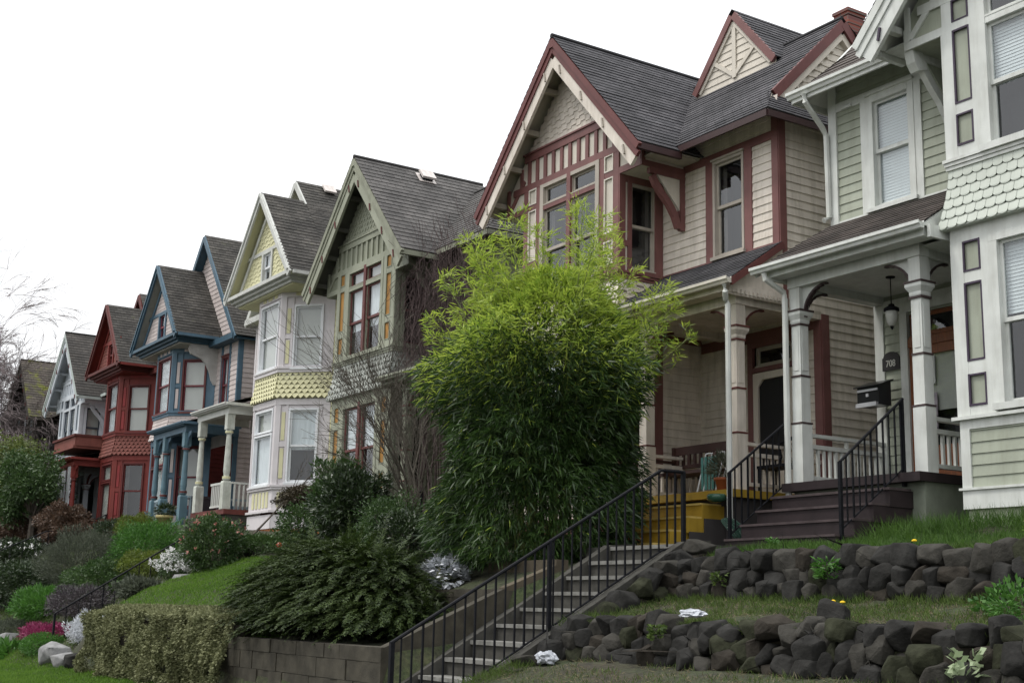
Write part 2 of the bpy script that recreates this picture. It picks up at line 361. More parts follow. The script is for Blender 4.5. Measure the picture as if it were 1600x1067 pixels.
# ------------------------------------------------------------------ stick-style house with a square two-storey bay
def house_a(label, Xc, s, W, K, o):
    """s = +1: porch on the left of the bay, -1: on its right. W = width of the recessed side. K = colours. o = options"""
    zg = o['zg']; vo = 1.55+W; T = K['trim']; S = K['side']; yM, yL = 14.95, 15.85
    H = thing('row_house', label, 'house', (Xc-s*1.5, 14.5, zg))
    hit = o.get('detail', True); ex = .145
    F = PF((Xc, 13.95), (s, 0), (0, -1)); FM = PF((Xc, yM), (s, 0), (0, -1)); FL = PF((Xc, yL), (s, 0), (0, -1))
    SI = lambda v: PF((Xc+s*v, 13.95), (0, 1), (-s, 0)); SO = lambda v: PF((Xc+s*v, 13.95), (0, 1), (s, 0))
    X = lambda v: Xc+s*v
    half = lambda z, k=.32: max(0., (10.97-z-k)*.918)
    # ---- walls
    b = MB()
    wu = (-3.70, -3.02, 6.12, 7.80)
    uw = [wu] if W > 2.4 else []
    siding(b, FM, -vo, -1.55, 5.9, 8.62, uw, ex)
    siding(b, SI(-vo), 1.0, 15.0, 4.95, 8.40, (), ex)
    siding(b, SI(-vo), 1.9, 15.0, zg-.3, 4.95, (), ex)
    door = (-3.95, -2.95, 1.94, 4.10); dr = [(door[0], door[1], 1.94, 4.62)] if W > 2.4 else []
    siding(b, FL, -vo, -1.55, 1.9, 5.0, dr, ex)
    siding(b, F, -1.42, 1.42, 1.66, 2.41, (), ex)
    siding(b, SI(-1.55), .12, 1.9, 1.66, 2.41, (), ex); siding(b, SI(-1.55), .12, 1.9, 2.55, 4.95, [(.25, .80, 2.75, 4.7)], ex)
    siding(b, SO(1.55), .0, 1.0, 1.66, 7.83, [(.25, .80, 6.1, 7.7)], ex); siding(b, FM, 1.55, 2.1, 1.4, 8.2, (), ex); siding(b, SO(2.1), 1.0, 15.0, zg-.3, 8.2, (), ex)
    flat(b, PF((Xc, 28.95), (s, 0), (0, 1)), -vo, 2.1, zg-.3, 8.2)
    b.build('wall', S, H)
    b = MB()   # plain board surfaces behind the stick work
    wz = [(-.86, -.07, 6.08, 7.74), (.07, .86, 6.08, 7.74), (-.86, -.07, 7.85, 8.2), (.07, .86, 7.85, 8.2)]
    wl = [(-.86, -.07, 2.68, 4.78), (.07, .86, 2.68, 4.78)]
    flat(b, F, -1.55, 1.55, 5.95, 8.3, wz, .004); flat(b, F, -1.55, 1.55, 2.55, 5.1, wl, .004)
    flat(b, F, -2.18, 2.18, 7.83, 9.03, wz, .003, lim=lambda z: (-min(2.18, half(z)), min(2.18, half(z))), step=.2)
    flat(b, SI(-1.55), 0, 1.0, 5.95, 8.1, [(.25, .80, 6.1, 7.7)], .004)
    for v, pf in ((-2.18, SI(-2.18)), (2.18, SO(2.18))): pf.box(b, 0, 1.0, 7.83, 8.16, -.02, 0)
    b.prism([(X(-2.18), 13.95, 7.83), (X(-1.55), 13.95, 7.83), (X(-1.55), yM, 7.83), (X(-2.18), yM, 7.83)], [(X(-2.18), 13.95, 7.86), (X(-1.55), 13.95, 7.86), (X(-1.55), yM, 7.86), (X(-2.18), yM, 7.86)])
    b.prism([(X(2.18), 13.95, 7.83), (X(1.55), 13.95, 7.83), (X(1.55), yM, 7.83), (X(2.18), yM, 7.83)], [(X(2.18), 13.95, 7.86), (X(1.55), 13.95, 7.86), (X(1.55), yM, 7.86), (X(2.18), yM, 7.86)])
    b.build('panelling', K['panel'], H)
    # shingles: gable and skirt between the storeys
    b = MB(); flat(b, F, -1.8, 1.8, 9.03, 10.7, (), .0, lim=lambda z: (-half(z), half(z)), step=.2)
    tabs(b, F, 9.05, 10.62, lambda z: (-half(z, .30), half(z, .30)), .15 if hit else .25, .13 if hit else .18, K['gshape'])
    b.build('gable_shingles', K['gable'], H)
    b = MB(); df = lambda z: .015+.13*max(0, (5.89-z)/.83)**1.6
    ew = .155 if hit else .22
    tabs(b, F, 5.06, 5.90, lambda z: (-1.55-df(z), 1.55+df(z)), ew, .14 if hit else .21, K['sshape'], df)
    tabs(b, SI(-1.55), 5.06, 5.90, lambda z: (-df(z), 1.0), ew, .14 if hit else .21, K['sshape'], df)
    for pf, a0, a1 in ((F, -1.55, 1.55), (SI(-1.55), 0, 1.0)): pf.box(b, a0, a1, 5.06, 5.9, -.02, .003)
    F.poly(b, [(-1.70, 5.06), (1.70, 5.06), (1.55, 5.10), (-1.55, 5.10)], .003, .14)
    b.build('shingle_skirt', K['skirt'], H)
    # ---- trim
    b = MB()
    for q in (-1, 1):
        for a0, a1 in ((1.39, 1.555), (.97, 1.12)):
            A0, A1 = sorted((q*a0, q*a1)); F.box(b, A0, A1, 6.04, 8.27, .004, .034); F.box(b, A0, A1, 2.55, 4.87, .004, .034)
        A0, A1 = sorted((q*1.12, q*1.39))
        for z0, z1 in ((6.04, 6.19), (6.63, 6.78), (7.83, 7.95), (2.55, 2.70), (3.11, 3.28), (4.31, 4.46)): F.box(b, A0, A1, z0, z1, .004, .031)
        A0, A1 = sorted((q*1.42, q*1.555)); F.box(b, A0, A1, 1.66, 2.41, .004, .034)
        # outrigger boxes beside the bay
        A0, A1 = sorted((q*1.555, q*2.18)); F.box(b, A0, A1, 7.83, 7.95, .004, .034); F.box(b, *sorted((q*2.10, q*2.185)), 7.95, 8.45, .004, .036)
        F.beam(b, (q*2.1, 7.98), (q*1.57, 8.52), .09, .004, .032)
    F.box(b, -.97, .97, 7.74, 7.85, .004, .045)
    F.box(b, -1.95, 1.95, 8.27, 8.40, .004, .038); F.box(b, -1.55, 1.55, 8.88, 9.03, .004, .045); F.box(b, -1.58, 1.58, 9.03, 9.06, .004, .07)
    k = -1.68
    while k < 1.75:
        if half(8.4, .35) > abs(k): F.box(b, k-.045, k+.045, 8.40, min(8.88, 10.62-abs(k)/.918), .004, .034)
        k += .28
    F.box(b, -1.56, 1.56, 4.87, 5.06, .004, .034); F.box(b, -1.56, 1.56, 2.41, 2.53, .004, .03)
    for q in (0, 1, 2): F.box(b, -1.58-.015*q, 1.58+.015*q, 5.89+.05*q, 5.93+.05*q, .004, .04+.02*q); SI(-1.55).box(b, -.04, 1.0, 5.89+.05*q, 5.93+.05*q, .004, .04+.02*q)
    F.box(b, -1.62, 1.62, 2.53, 2.57, .004, .09); SI(-1.55).box(b, -.09, 1.9, 2.53, 2.57, .004, .09)
    F.box(b, -1.6, 1.6, 1.635, 1.665, .004, .06); F.box(b, -1.56, 1.56, 1.40, 1.635, -.02, .03); SI(-1.55).box(b, 0.0, 1.9, 1.40, 1.635, -.02, .03)
    P = SI(-1.55)
    for a0, a1 in ((-.03, .10), (.17, .25), (.80, .97)): P.box(b, a0, a1, 6.04, 7.83, .004, .034); P.box(b, a0, a1, 2.57, 4.87, .004, .034)
    P.box(b, 0, 1.0, 7.71, 7.83, .004, .032); P.box(b, .1, .17, 6.5, 6.6, .004, .031); P.box(b, 0.25, .8, 6.0, 6.09, .004, .05); P.box(b, -.03, 1.9, 4.87, 5.06, .004, .034)
    # main wall boards
    FM.box(b, -vo-.01, -vo+.13, 5.9, 8.45, .004, .04); SI(-vo).box(b, 0.97, 1.12, 4.95, 8.40, .004, .035)
    if W > 2.4:
        FM.box(b, -vo+.13, -1.56, 7.86, 8.0, .004, .036); FM.box(b, -3.94, -3.76, 6.0, 7.86, .004, .034); FM.box(b, -2.96, -2.78, 6.0, 7.86, .004, .034); FM.box(b, -vo+.13, -1.56, 5.98, 6.06, .004, .03)
    SI(-vo).box(b, 1.88, 2.04, zg, 4.95, .004, .035); FL.box(b, -vo-.01, -vo+.15, 1.92, 4.85, .004, .036); FL.box(b, -vo+.15, -1.6, 4.72, 4.9, .004, .03)
    SI(-2.18).box(b, -.03, 1.0, 7.83, 7.93, .003, .03); SI(-2.18).box(b, -.03, .06, 7.93, 8.14, .003, .03)
    b.build('trim', T, H)
    for q in (-1, 1):       # thin mouldings inside the sunk panels
        A0, A1 = sorted((q*1.12, q*1.39))
        for z0, z1 in ((6.19, 6.63), (6.78, 7.83), (7.95, 8.27), (2.70, 3.11), (3.28, 4.31), (4.46, 4.87)):
            b = MB(); panel(b, F, A0, A1, z0, z1, .022, .028); b.build('panel_moulding', K['mould'], H)
    if 'inset' in K:
        for q in (-1, 1):
            A0, A1 = sorted((q*1.14, q*1.37))
            for z0, z1 in ((6.21, 6.61), (6.80, 7.81), (7.97, 8.25), (2.72, 3.09), (3.30, 4.29), (4.48, 4.85)): b = MB(); F.box(b, A0, A1, z0, z1, .006, .012); b.build('panel_inset', K['inset'], H)
    # ---- roof
    b = MB()
    rv = lambda v, y, z: (X(v), y, z)
    e0 = -vo-.33
    zm = lambda y: 8.15+(y-14.4)*1.021
    roof(b, rv(e0, 14.4, 8.15), rv(2.45, 14.4, 8.15), rv(2.45, 14.95, zm(14.95)), rv(e0+.48, 14.95, zm(14.95)), K.get('expo', .14))
    roof(b, rv(e0+.48, 14.95, zm(14.95)), rv(2.45, 14.95, zm(14.95)), rv(2.45, 16.75, zm(16.75)), rv(e0+.48, 16.75, zm(16.75)), K.get('expo', .14))
    roof(b, rv(e0, 19.1, 8.15), rv(2.45, 19.1, 8.15), rv(2.45, 16.75, zm(16.75)), rv(e0+.48, 16.75, zm(16.75)), .2)
    roof(b, rv(e0, 14.4, 8.15), rv(e0, 19.1, 8.15), rv(e0+.62, 18.5, 8.80), rv(e0+.62, 15.0, 8.80), .14)
    for q in (-1, 1):
        roof(b, rv(q*2.70, 13.44, 8.03), rv(q*2.70, 17.2, 8.03), rv(0, 17.2, 10.97), rv(0, 13.44, 10.97), K.get('expo', .14))
    b.tube([rv(0, 13.44, 10.97), rv(0, 17.2, 10.97)], .05, 6); b.tube([rv(e0+.5, 16.75, zm(16.75)), rv(2.4, 16.75, zm(16.75))], .05, 6)
    b.box(*sorted((X(e0+.3), X(2.1))), 19.0, 29.0, 8.15, 8.25)
    if o.get('gablet'):
        g0 = -2.25; gy = 16.15
        for q in (-1, 1): roof(b, rv(g0+q*1.15, gy-.08, 10.02), rv(g0+q*1.15, 18.0, 10.02), rv(g0, 18.0, 11.38), rv(g0, gy-.08, 11.38), .14)
    R_ = b.build('roof', K['roof'], H)
    if o.get('gablet'):
        b = MB(); G = PF((X(g0), gy), (s, 0), (0, -1)); siding(b, G, -1.1, 1.1, 9.9, 11.3, (), .14, lim=lambda z: (-max(0, (11.25-z)*.84), max(0, (11.25-z)*.84)))
        G.beam(b, (0, 11.1), (0, 10.0), .10, .02, .04); G.beam(b, (-.6, 10.5), (0, 10.05), .08, .02, .04); G.beam(b, (.6, 10.5), (0, 10.05), .08, .02, .04)
        for q in (-1, 1): G.beam(b, (q*.98, 9.98), (0, 11.12), .08, .02, .045)
        b.build('gablet_face', K['panel'], H)
        b = MB()
        for q in (-1, 1): G.beam(b, (q*1.1, 9.98), (q*.03, 11.25), .14, .03, .085)
        b.build('gablet_bargeboard', T, H)
    # eaves, soffits
    b = MB()
    for q in (-1, 1): slab(b, [rv(q*2.64, 13.50, 8.02), rv(q*2.64, 17.0, 8.02), rv(0, 17.0, 10.90), rv(0, 13.50, 10.90)], .05)
    slab(b, [rv(e0+.02, 14.42, 8.145), rv(2.4, 14.42, 8.145), rv(2.4, 15.0, zm(15.0)-.03), rv(e0+.52, 15.0, zm(15.0)-.03)], .05)
    slab(b, [rv(e0+.02, 14.42, 8.145), rv(e0+.02, 19.0, 8.145), rv(e0+.6, 18.5, 8.75), rv(e0+.6, 15.0, 8.75)], .05)
    for q in (-1, 1): b.box(*sorted((X(q*2.62), X(q*2.19))), 13.99, 14.94, 7.985, 8.01)
    for q in (-1, 1):     # lookouts between wall and bargeboard
        for t in (.12, .34, .56, .80): zz = 8.0+2.8*t; v_ = q*(2.62*(1-t)); b.box(*sorted((X(v_-.05), X(v_+.05))), 13.55, 13.97, zz-.23, zz-.13)
    b.build('soffit', K['soffit'], H)
    B = PF((Xc, 13.5), (s, 0), (0, -1)); b = MB(); c = MB(); kn = MB()
    for q in (-1, 1):
        B.beam(b, (q*2.70, 7.93), (q*0.0, 10.86), .12, -.01, .06); B.beam(b, (q*2.66, 7.80), (q*.0, 10.70), .11, -.02, .035)
        B.beam(c, (q*2.52, 7.72), (q*.0, 10.47), .20, -.05, .012)
        for t in (.1, .35, .62, .9): a_, z_ = q*2.52*(1-t), 7.72+2.75*t; B.beam(kn, (a_-.02, z_-.09), (a_+.02, z_+.09), .035, .012, .04)
    B.poly(b, [(-.10, 10.72), (.10, 10.72), (0, 10.92)], -.01, .062)
    b.build('fascia', K['fascia'], H); b = MB(); b.box(*sorted((X(e0+.03), X(-2.66))), 14.385, 14.42, 8.02, 8.13); b.box(*sorted((X(e0+.0), X(e0+.035))), 14.42, 19.1, 8.02, 8.13)
    b.box(*sorted((X(-2.70), X(-2.63))), 13.46, 14.44, 7.90, 8.01)
    b.build('eave_board', K.get('eave', K['fascia']), H); c.build('bargeboard', K['barge'], H); kn.build('bargeboard_peg', K['mould2'], H)
    # clipped side gable
    b = MB(); SG = SI(-vo+.28); siding(b, SG, .9, 4.7, 8.6, 10.4, (), .14, lim=lambda z: (2.8-max(0, 10.4-z)/1.0, 2.8+max(0, 10.4-z)/1.0)); b.build('side_gable_wall', K['panel'], H)
    b = MB(); c = MB()
    for q in (-1, 1):
        SG.beam(b, (2.8+q*1.72, zm(16.75)-1.86), (2.8, zm(16.75)-.12), .17, .09, .15); SG.beam(c, (2.8+q*1.66, zm(16.75)-2.0), (2.8, zm(16.75)-.32), .12, .0, .10)
    for i in range(9): a_ = 1.35+i*.15; SG.box(c, a_, a_+.07, 8.95+i*.15-.28, 8.95+i*.15-.13, .02, .07)
    b.build('side_bargeboard', K['fascia'], H); c.build('side_frieze', K['panel'], H)
    # knee bracket under the outrigger box
    b = MB(); pl = SI(-2.11)
    pts = [(.20, 7.82), (.95, 7.82), (.95, 7.70), (.42, 7.70), (.55, 7.45), (.74, 7.22), (.93, 7.02), (.99, 6.85), (.86, 6.80), (.80, 7.0), (.60, 7.18), (.36, 7.42), (.24, 7.66)]
    for i in range(len(pts)): pass
    out_ = [(.18, 7.83), (.20, 7.66), (.28, 7.52), (.40, 7.38), (.58, 7.20), (.72, 7.0), (.80, 6.80), (.99, 6.80)]; inn = [(.99, 7.83)]
    # ring brace: outer curve, top arm, wall arm
    arc = out_
    for (p, q_) in zip(arc[1:-1], arc[2:]): pl.poly(b, [p, q_, (q_[0]+.10, q_[1]+.07), (p[0]+.10, p[1]+.07)], 0.0, .09)
    pl.box(b, .18, .99, 7.73, 7.83, 0, .09); pl.box(b, .88, .99, 6.78, 7.73, 0, .09)
    if o.get('scroll'): pl.poly(b, [(.0, 7.83), (.22, 7.83), (.30, 7.60), (.12, 7.55), (.04, 7.66)], -.02, .13)
    b.build('knee_bracket', K.get('brk', T), H); b = MB(); pl.poly(b, [(.36, 7.73), (.88, 7.73), (.88, 7.15)], .03, .06); b.build('bracket_panel', K['panel'], H)
    # ---- windows
    f = o.get('fills', {}); sh = K['sash']; cas = K['casing']
    for a0, a1 in ((-.86, -.07), (.07, .86)):
        window(H, F, a0, a1, 6.08, 7.74, cas, sh, .0, fill=f.get('up', 'dark'), rv=.08, blindfrac=f.get('upf', 1), sill=False, head=False)
        window(H, F, a0, a1, 7.85, 8.20, cas, sh, .0, kind='fixed', fill=f.get('tr', 'dark'), rv=.08, sill=False, head=False)
        window(H, F, a0, a1, 2.68, 4.78, cas, sh, .0, fill=f.get('low', 'dark'), rv=.08, blindfrac=f.get('lowf', 1), sill=False, head=False)
    b = MB()
    for q in (-1, 1):
        A0, A1 = sorted((q*.86, q*.97)); F.box(b, A0, A1, 6.04, 8.27, .004, .05); F.box(b, A0, A1, 2.6, 4.87, .004, .05)
    F.box(b, -.97, .97, 8.2, 8.27, .004, .05); F.box(b, -.97, .97, 4.78, 4.87, .004, .05); F.box(b, -1.0, 1.0, 5.99, 6.08, .004, .10); F.box(b, -1.0, 1.0, 2.60, 2.68, .004, .10)
    b.build('window_casing', cas, H)
    b = MB(); F.box(b, -.06, .06, 6.04, 8.27, .004, .055); b.build('mullion', K.get('mull', T), H); b = MB(); F.box(b, -.06, .06, 2.6, 4.87, .004, .055); b.build('mullion', K.get('mull', T), H)
    window(H, SI(-1.55), .25, .80, 6.1, 7.7, cas, sh, .0, fill=f.get('side', 'dark'), rv=.08, sill=False, head=False)
    window(H, SO(1.55), .25, .80, 6.1, 7.7, cas, sh, .06, rv=.08)
    if W > 2.4: window(H, FM, *wu, cas, sh, o.get('slimcas', .11), meet=.52, fill=f.get('main', 'dark'), blindfrac=f.get('mainf', 1))
    # ---- porch
    pv0, pv1 = -vo-.02, -2.12
    b = MB(); b.box(*sorted((X(pv0-.05), X(pv1))), 13.78, yL, 1.80, 1.92); b.build('porch_floor', K['floor'], H)
    b = MB(); b.box(*sorted((X(pv0+.05), X(pv1-.06))), 13.95, yL-.02, zg-.3, 1.80); b.build('porch_base', K['base'], H)
    b = MB(); SI(pv1+.06).box(b, 0, 0, 0, 0, 0, 0) if False else None
    F.box(b, -1.53, 1.53, zg-.3, 1.40, -.3, -.03); SI(-1.5).box(b, .05, 3, zg-.3, 1.40, -.05, .0); SI(-vo+.03).box(b, 1.9, 7, zg-.4, 1.6, -.05, 0)
    b.build('foundation', K['found'], H)
    b = MB(); e1 = pv0-.30; e2 = -1.72
    roof(b, rv(e1, 13.52, 5.14), rv(e2, 13.52, 5.14), rv(e2, yM-.02, 6.04), rv(e1+.25, yM-.02, 6.04), .13)
    b.build('porch_roof', K['proof'], H)
    b = MB(); slab(b, [rv(e1+.02, 13.54, 5.13), rv(e2-.02, 13.54, 5.13), rv(e2-.02, yM-.04, 6.02), rv(e1+.26, yM-.04, 6.02)], .05); b.build('porch_soffit', K['ptrim'], H)
    b = MB(); slab(b, [rv(e1-.015, 13.52, 5.135), rv(e1+.03, 13.52, 5.135), rv(e1+.28, yM-.03, 6.03), rv(e1+.235, yM-.03, 6.03)], .11); b.build('porch_rake_board', K['fascia'], H)
    b = MB(); xs = sorted((X(pv0-.12), X(e2-.05)))
    b.box(xs[0], xs[1], 13.62, 13.86, 5.0, 5.12); b.box(*sorted((X(pv0), X(-2.1))), 13.93, 14.13, 4.86, 5.02)
    for v in (pv0+.10, -2.22): b.box(*sorted((X(v-.09), X(v+.09))), 14.13, yL-.02, 4.86, 5.02)
    b.box(*sorted((X(pv0), X(-1.56))), 14.0, yL-.02, 4.98, 5.0)
    for v, sg_ in ((pv0-.10, -1), (e2+.02, 1)):      # returns with dentils
        b.box(*sorted((X(v), X(v+.05))), 13.62, yM, 4.96, 5.13)
        for i in range(14): b.box(*sorted((X(v+sg_*.005), X(v+sg_*.035+.0))), 13.66+i*.09, 13.70+i*.09, 4.99, 5.05)
    PFp = SI(e1+.2 if False else pv0-.02); PFp.poly(b, [(-.38, 5.12), (1.0, 5.12), (1.0, 5.98), (-.38, 5.135)], -.03, 0.)
    SI(e2-.02).poly(b, [(-.38, 5.12), (1.0, 5.12), (1.0, 5.98), (-.38, 5.135)], -.03, 0.) if s < 0 else SI(e2).poly(b, [(-.38, 5.12), (1.0, 5.12), (1.0, 5.98), (-.38, 5.135)], 0., .03)
    b.build('porch_entablature', K['ptrim'], H)
    b = MB(); gutter(b, rv(e1-.02, 13.55, 5.17), rv(e2+.03, 13.55, 5.17), (0, -1, 0)); b.build('porch_gutter', K['gut'], H)
    nposts = [pv0+.12, -2.22] if W > 2.4 else [pv0+.12]
    for v in nposts:
        c0 = (X(v), 14.05, 0)
        b = MB(); b.lathe(c0, [(.105, 1.92), (.105, 2.78), (.092, 2.84), (.092, 3.50), (.086, 3.53), (.086, 4.30), (.10, 4.33), (.10, 4.37), (.14, 4.44), (.14, 4.49), (.10, 4.49), (.10, 4.87)], sq=True)
        b.box(c0[0]-.05, c0[0]+.05, 14.05-.093, 14.05+.093, 3.60, 4.22); b.box(c0[0]-.093, c0[0]+.093, 14.05-.05, 14.05+.05, 3.60, 4.22)
        po = b.build('porch_post', K['ptrim'], H)
        for z, r_ in ((2.80, .112), (3.50, .10), (4.28, .105), (4.49, .15)): b = MB(); b.box(c0[0]-r_, c0[0]+r_, 14.05-r_, 14.05+r_, z, z+.025); b.build('post_band', K['band'], po)
        b = MB(); e_ = MB()      # arched fret brackets
        for dr_ in ((1, 0), (-1, 0), (0, 1)):
            n_ = 8; R0 = .46
            if dr_[0] and ((v < -3.5) == (dr_[0]*s < 0)): continue
            pf = PF((c0[0], 14.05), dr_, (dr_[1], -dr_[0]) if dr_[0] else (1, 0))
            pr = None
            for i in range(n_+1):
                t = math.pi/2*i/n_; q_ = (.10+R0*(1-math.cos(t)), 4.42+.44*math.sin(t))
                if pr: pf.poly(b, [pr, q_, (q_[0], 4.87), (pr[0], 4.87)], -.02, .02) if q_[1] < 4.86 else None; pf.poly(e_, [pr, q_, (q_[0]+.02, q_[1]-.03), (pr[0]+.03, pr[1]-.02)], -.035, .035)
                pr = q_
        b.build('fret_bracket', K['ptrim'], po); e_.build('bracket_edge', K['band'], po)
    # side railings
    for v in ((pv0+.10, -2.22) if W > 2.4 else (pv0+.1,)):
        b = MB()
        y0, y1 = 14.17, yL-.03
        b.box(*sorted((X(v-.05), X(v+.05))), y0, y1, 2.63, 2.68); b.box(*sorted((X(v-.035), X(v+.035))), y0, y1, 2.46, 2.52); b.box(*sorted((X(v-.035), X(v+.035))), y0, y1, 2.0, 2.05)
        k_ = y0+.09
        while k_ < y1-.05: b.box(X(v)-.018, X(v)+.018, k_-.018, k_+.018, 2.05, 2.46); k_ += .125
        b.box(X(v)-.02, X(v)+.02, (y0+y1)/2-.02, (y0+y1)/2+.02, 2.52, 2.63); b.build('porch_railing', K['ptrim'], H)
    # door
    if W > 2.4: o['door'](H, FL, door, K)
    # steps
    st = o.get('steps')
    if st:
        b = MB(); n_ = MB()
        z = 1.92; y = 13.80
        for i in range(st['n']):
            zt = z-.215*(i+1); v0, v1 = st['v'][i]; b.box(*sorted((X(v0), X(v1))), y-.30*(i+1), 13.96, zg-.3 if i == 99 else zt-.25, zt-.03); n_.box(*sorted((X(v0)-.01, X(v1)+.01)), y-.30*(i+1)-.025, 13.9, zt-.03, zt)
            if st.get('side'):
                q_ = MB(); v0 = v0-.02; q_.box(*sorted((X(v0-.02), X(v0))), y-.30*(i+1)+.02, 13.92, zg-.3, zt-.24); q_.build('step_side', K['base'], H)
        so_ = b.build('porch_steps', st['m'], H); n_.build('step_tread', st['mt'], so_)
        if 'cheek' in st:
            b = MB(); v0, v1 = st['cheek']; b.prism([(X(v0), 13.9, zg-.3), (X(v0), 12.9, zg-.3), (X(v0), 12.9, zg+.1), (X(v0), 13.3, 1.45), (X(v0), 13.9, 1.75)], [(X(v1), 13.9, zg-.3), (X(v1), 12.9, zg-.3), (X(v1), 12.9, zg+.1), (X(v1), 13.3, 1.45), (X(v1), 13.9, 1.75)])
            b.build('step_cheek', K['base'], H)
    if o.get('extra'): o['extra'](H, X, F, FM, FL, SI, K, rv)
    return H

def screen_door(H, FL, d, K):
    a0, a1, z0, z1 = d
    b = MB(); FL.box(b, a0-.12, a0, z0, 4.74, -.02, .04); FL.box(b, a1, a1+.12, z0, 4.74, -.02, .04); FL.box(b, a0, a1, 4.62, 4.74, -.02, .04); FL.box(b, a0, a1, 4.18, 4.26, -.02, .035)
    fr = b.build('door_frame', K['trim'], H)
    window(H, FL, a0+.08, a1-.08, 4.28, 4.60, K['casing'], K['casing'], .0, kind='fixed', sill=False, head=False, rv=.05)
    b = MB(); w_ = .12; zt = z1+.06
    FL.box(b, a0, a0+w_, z0, zt, -.03, .03); FL.box(b, a1-w_, a1, z0, zt, -.03, .03); FL.box(b, a0+w_, a1-w_, zt-.12, zt, -.03, .03); FL.box(b, a0+w_, a1-w_, z0, z0+.5, -.03, .03)
    for p, q in (((a0+w_, zt-.12), (1, -1)), ((a1-w_, zt-.12), (-1, -1)), ((a0+w_, z0+.5), (1, 1)), ((a1-w_, z0+.5), (-1, 1))):
        FL.poly(b, [p, (p[0]+q[0]*.12, p[1]), (p[0], p[1]+q[1]*.12)], -.03, .03)
    D = b.build('screen_door', K['doorc'], H); D['label'] = 'pale wooden screen door with a dark mesh panel'
    b = MB(); FL.box(b, a0+.1, a1-.1, z0+.45, zt-.1, -.02, -.01); b.build('mesh_panel', mat('insect_screen', (.012, .012, .013), .7, .1, 3, 0, 0), D)
    b = MB(); q = FL.p(a1-.05 if True else 0, z0+1.0, .06); b.lathe((q[0], q[1], q[2]), [(.0, -.03), (.03, -.01), (.03, .01), (.0, .03)], 8); b.build('handle', IRON, D)
def oak_door(H, FL, d, K):
    a0, a1, z0, z1 = d; WD = mat('varnished_fir', (.20, .062, .018), .4, .25, 5, .2, .2, 40, True, .5, (8, 8, 1))
    b = MB(); FL.box(b, a0-.14, a0, z0, 4.76, -.02, .045); FL.box(b, a1, a1+.14, z0, 4.76, -.02, .045); FL.box(b, a0-.14, a1+.14, 4.66, 4.80, -.02, .055); b.build('door_frame', K['trim'], H)
    window(H, FL, a0+.05, a1-.05, 4.26, 4.60, WD, WD, .0, kind='fixed', sill=False, head=False, rv=.05)
    b = MB(); w_ = .1; FL.box(b, a0, a0+w_, z0, z1, -.06, -.0); FL.box(b, a1-w_, a1, z0, z1, -.06, -.0); FL.box(b, a0+w_, a1-w_, z1-.14, z1, -.06, -.0); FL.box(b, a0, a1, z0, z0+.62, -.06, -.0); FL.box(b, a0, a1, z1, z1+.14, -.05, .03)
    D = b.build('front_door', WD, H); D['label'] = 'varnished wooden front door with a tall glass light'
    g = MB(); g.face([FL.p(a0+w_, z0+.6, -.03), FL.p(a1-w_, z0+.6, -.03), FL.p(a1-w_, z1-.12, -.03), FL.p(a0+w_, z1-.12, -.03)]); g.build('pane', GLASS, D)
    g = MB(); FL.box(g, a0+w_+.02, a1-w_-.02, z1-1.0, z1-.14, -.10, -.08); g.build('curtain', SHADE, D)
    b = MB(); FL.box(b, a0+w_, a1-w_, z0+.6, z1-.12, -.3, -.28); b.build('room_wall', DARK, D)
    b = MB(); FL.box(b, a0+.14, a0+.45, 3.50, 3.92, -.025, -.015); b.build('notice', mat('notice_paper', (.55, .58, .55), .6, .05), D)
    b = MB()
    ring = [(a0+.295+.12*math.cos(t*math.pi/10), 3.73+.12*math.sin(t*math.pi/10)) for t in range(20)]; FL.poly(b, ring, -.014, -.011); b.build('notice_disc', mat('notice_green', (.22, .33, .22), .6, .05), D)
    b = MB(); FL.box(b, a0+.16, a0+.47, 2.70, 3.36, -.025, -.015); b.build('poster', mat('poster_print', (.22, .2, .22), .6, .8, 9, .3, 0), D)
    b = MB(); FL.poly(b, [(a0+.18, 2.72), (a0+.45, 2.72), (a0+.45, 3.0), (a0+.18, 2.86)], -.014, -.011); b.build('poster_corner', mat('poster_blue', (.40, .47, .58), .6, .05), D)

def pot(c, r, h, col, name, label, cat, plant=None, parent=None):
    b = MB(); b.lathe(c, [(r*.7, 0), (r*.95, h*.8), (r*1.08, h*.8), (r*1.1, h), (r*.95, h), (r*.9, h*.85)], 14)
    t = thing(name, label, cat, c); p = b.build('pot', col, t, True); return t

# colours
WHT = mat('white_trim_paint', (.61, .63, .60), .5, .09, 3, .34, .25)
SAGE = mat('sage_siding_paint', (.33, .355, .285), .55, .10, 2, .32, .25)
SAGL = mat('pale_sage_paint', (.47, .505, .45), .6, .06, 2, .12, .1)
PURP = mat('dark_plum_paint', (.045, .03, .055), .5, .1)
CRM = mat('cream_siding_paint', (.66, .60, .53), .6, .10, 2, .5, .3)
CRMP = mat('cream_panel_paint', (.60, .555, .48), .6, .08, 2, .2, .12)
MAR = mat('maroon_paint', (.175, .075, .070), .5, .15, 3, .25, .12)
MARD = mat('dark_maroon_paint', (.12, .035, .032), .55, .15, 3, .2, .12)
TAN = mat('tan_sash_paint', (.40, .36, .31), .55, .08)
SOFF = mat('soffit_paint', (.42, .38, .32), .7, .1)
PORCHB = mat('brown_step_paint', (.022, .0145, .016), .6, .25, 4, .4, .2)
PORCHT = mat('worn_brown_tread', (.060, .045, .046), .7, .3, 6, .4, .2)
YEL = mat('mustard_step_paint', (.34, .22, .025), .55, .15, 4, .3, .15)
YELT = mat('worn_mustard_tread', (.46, .34, .10), .6, .2, 6, .3, .15)
CHAR = roofmat('charcoal_shingles', (.050, .050, .056), (.082, .080, .088))
BRN = roofmat('brown_shingles', (.068, .058, .053), (.105, .09, .083))

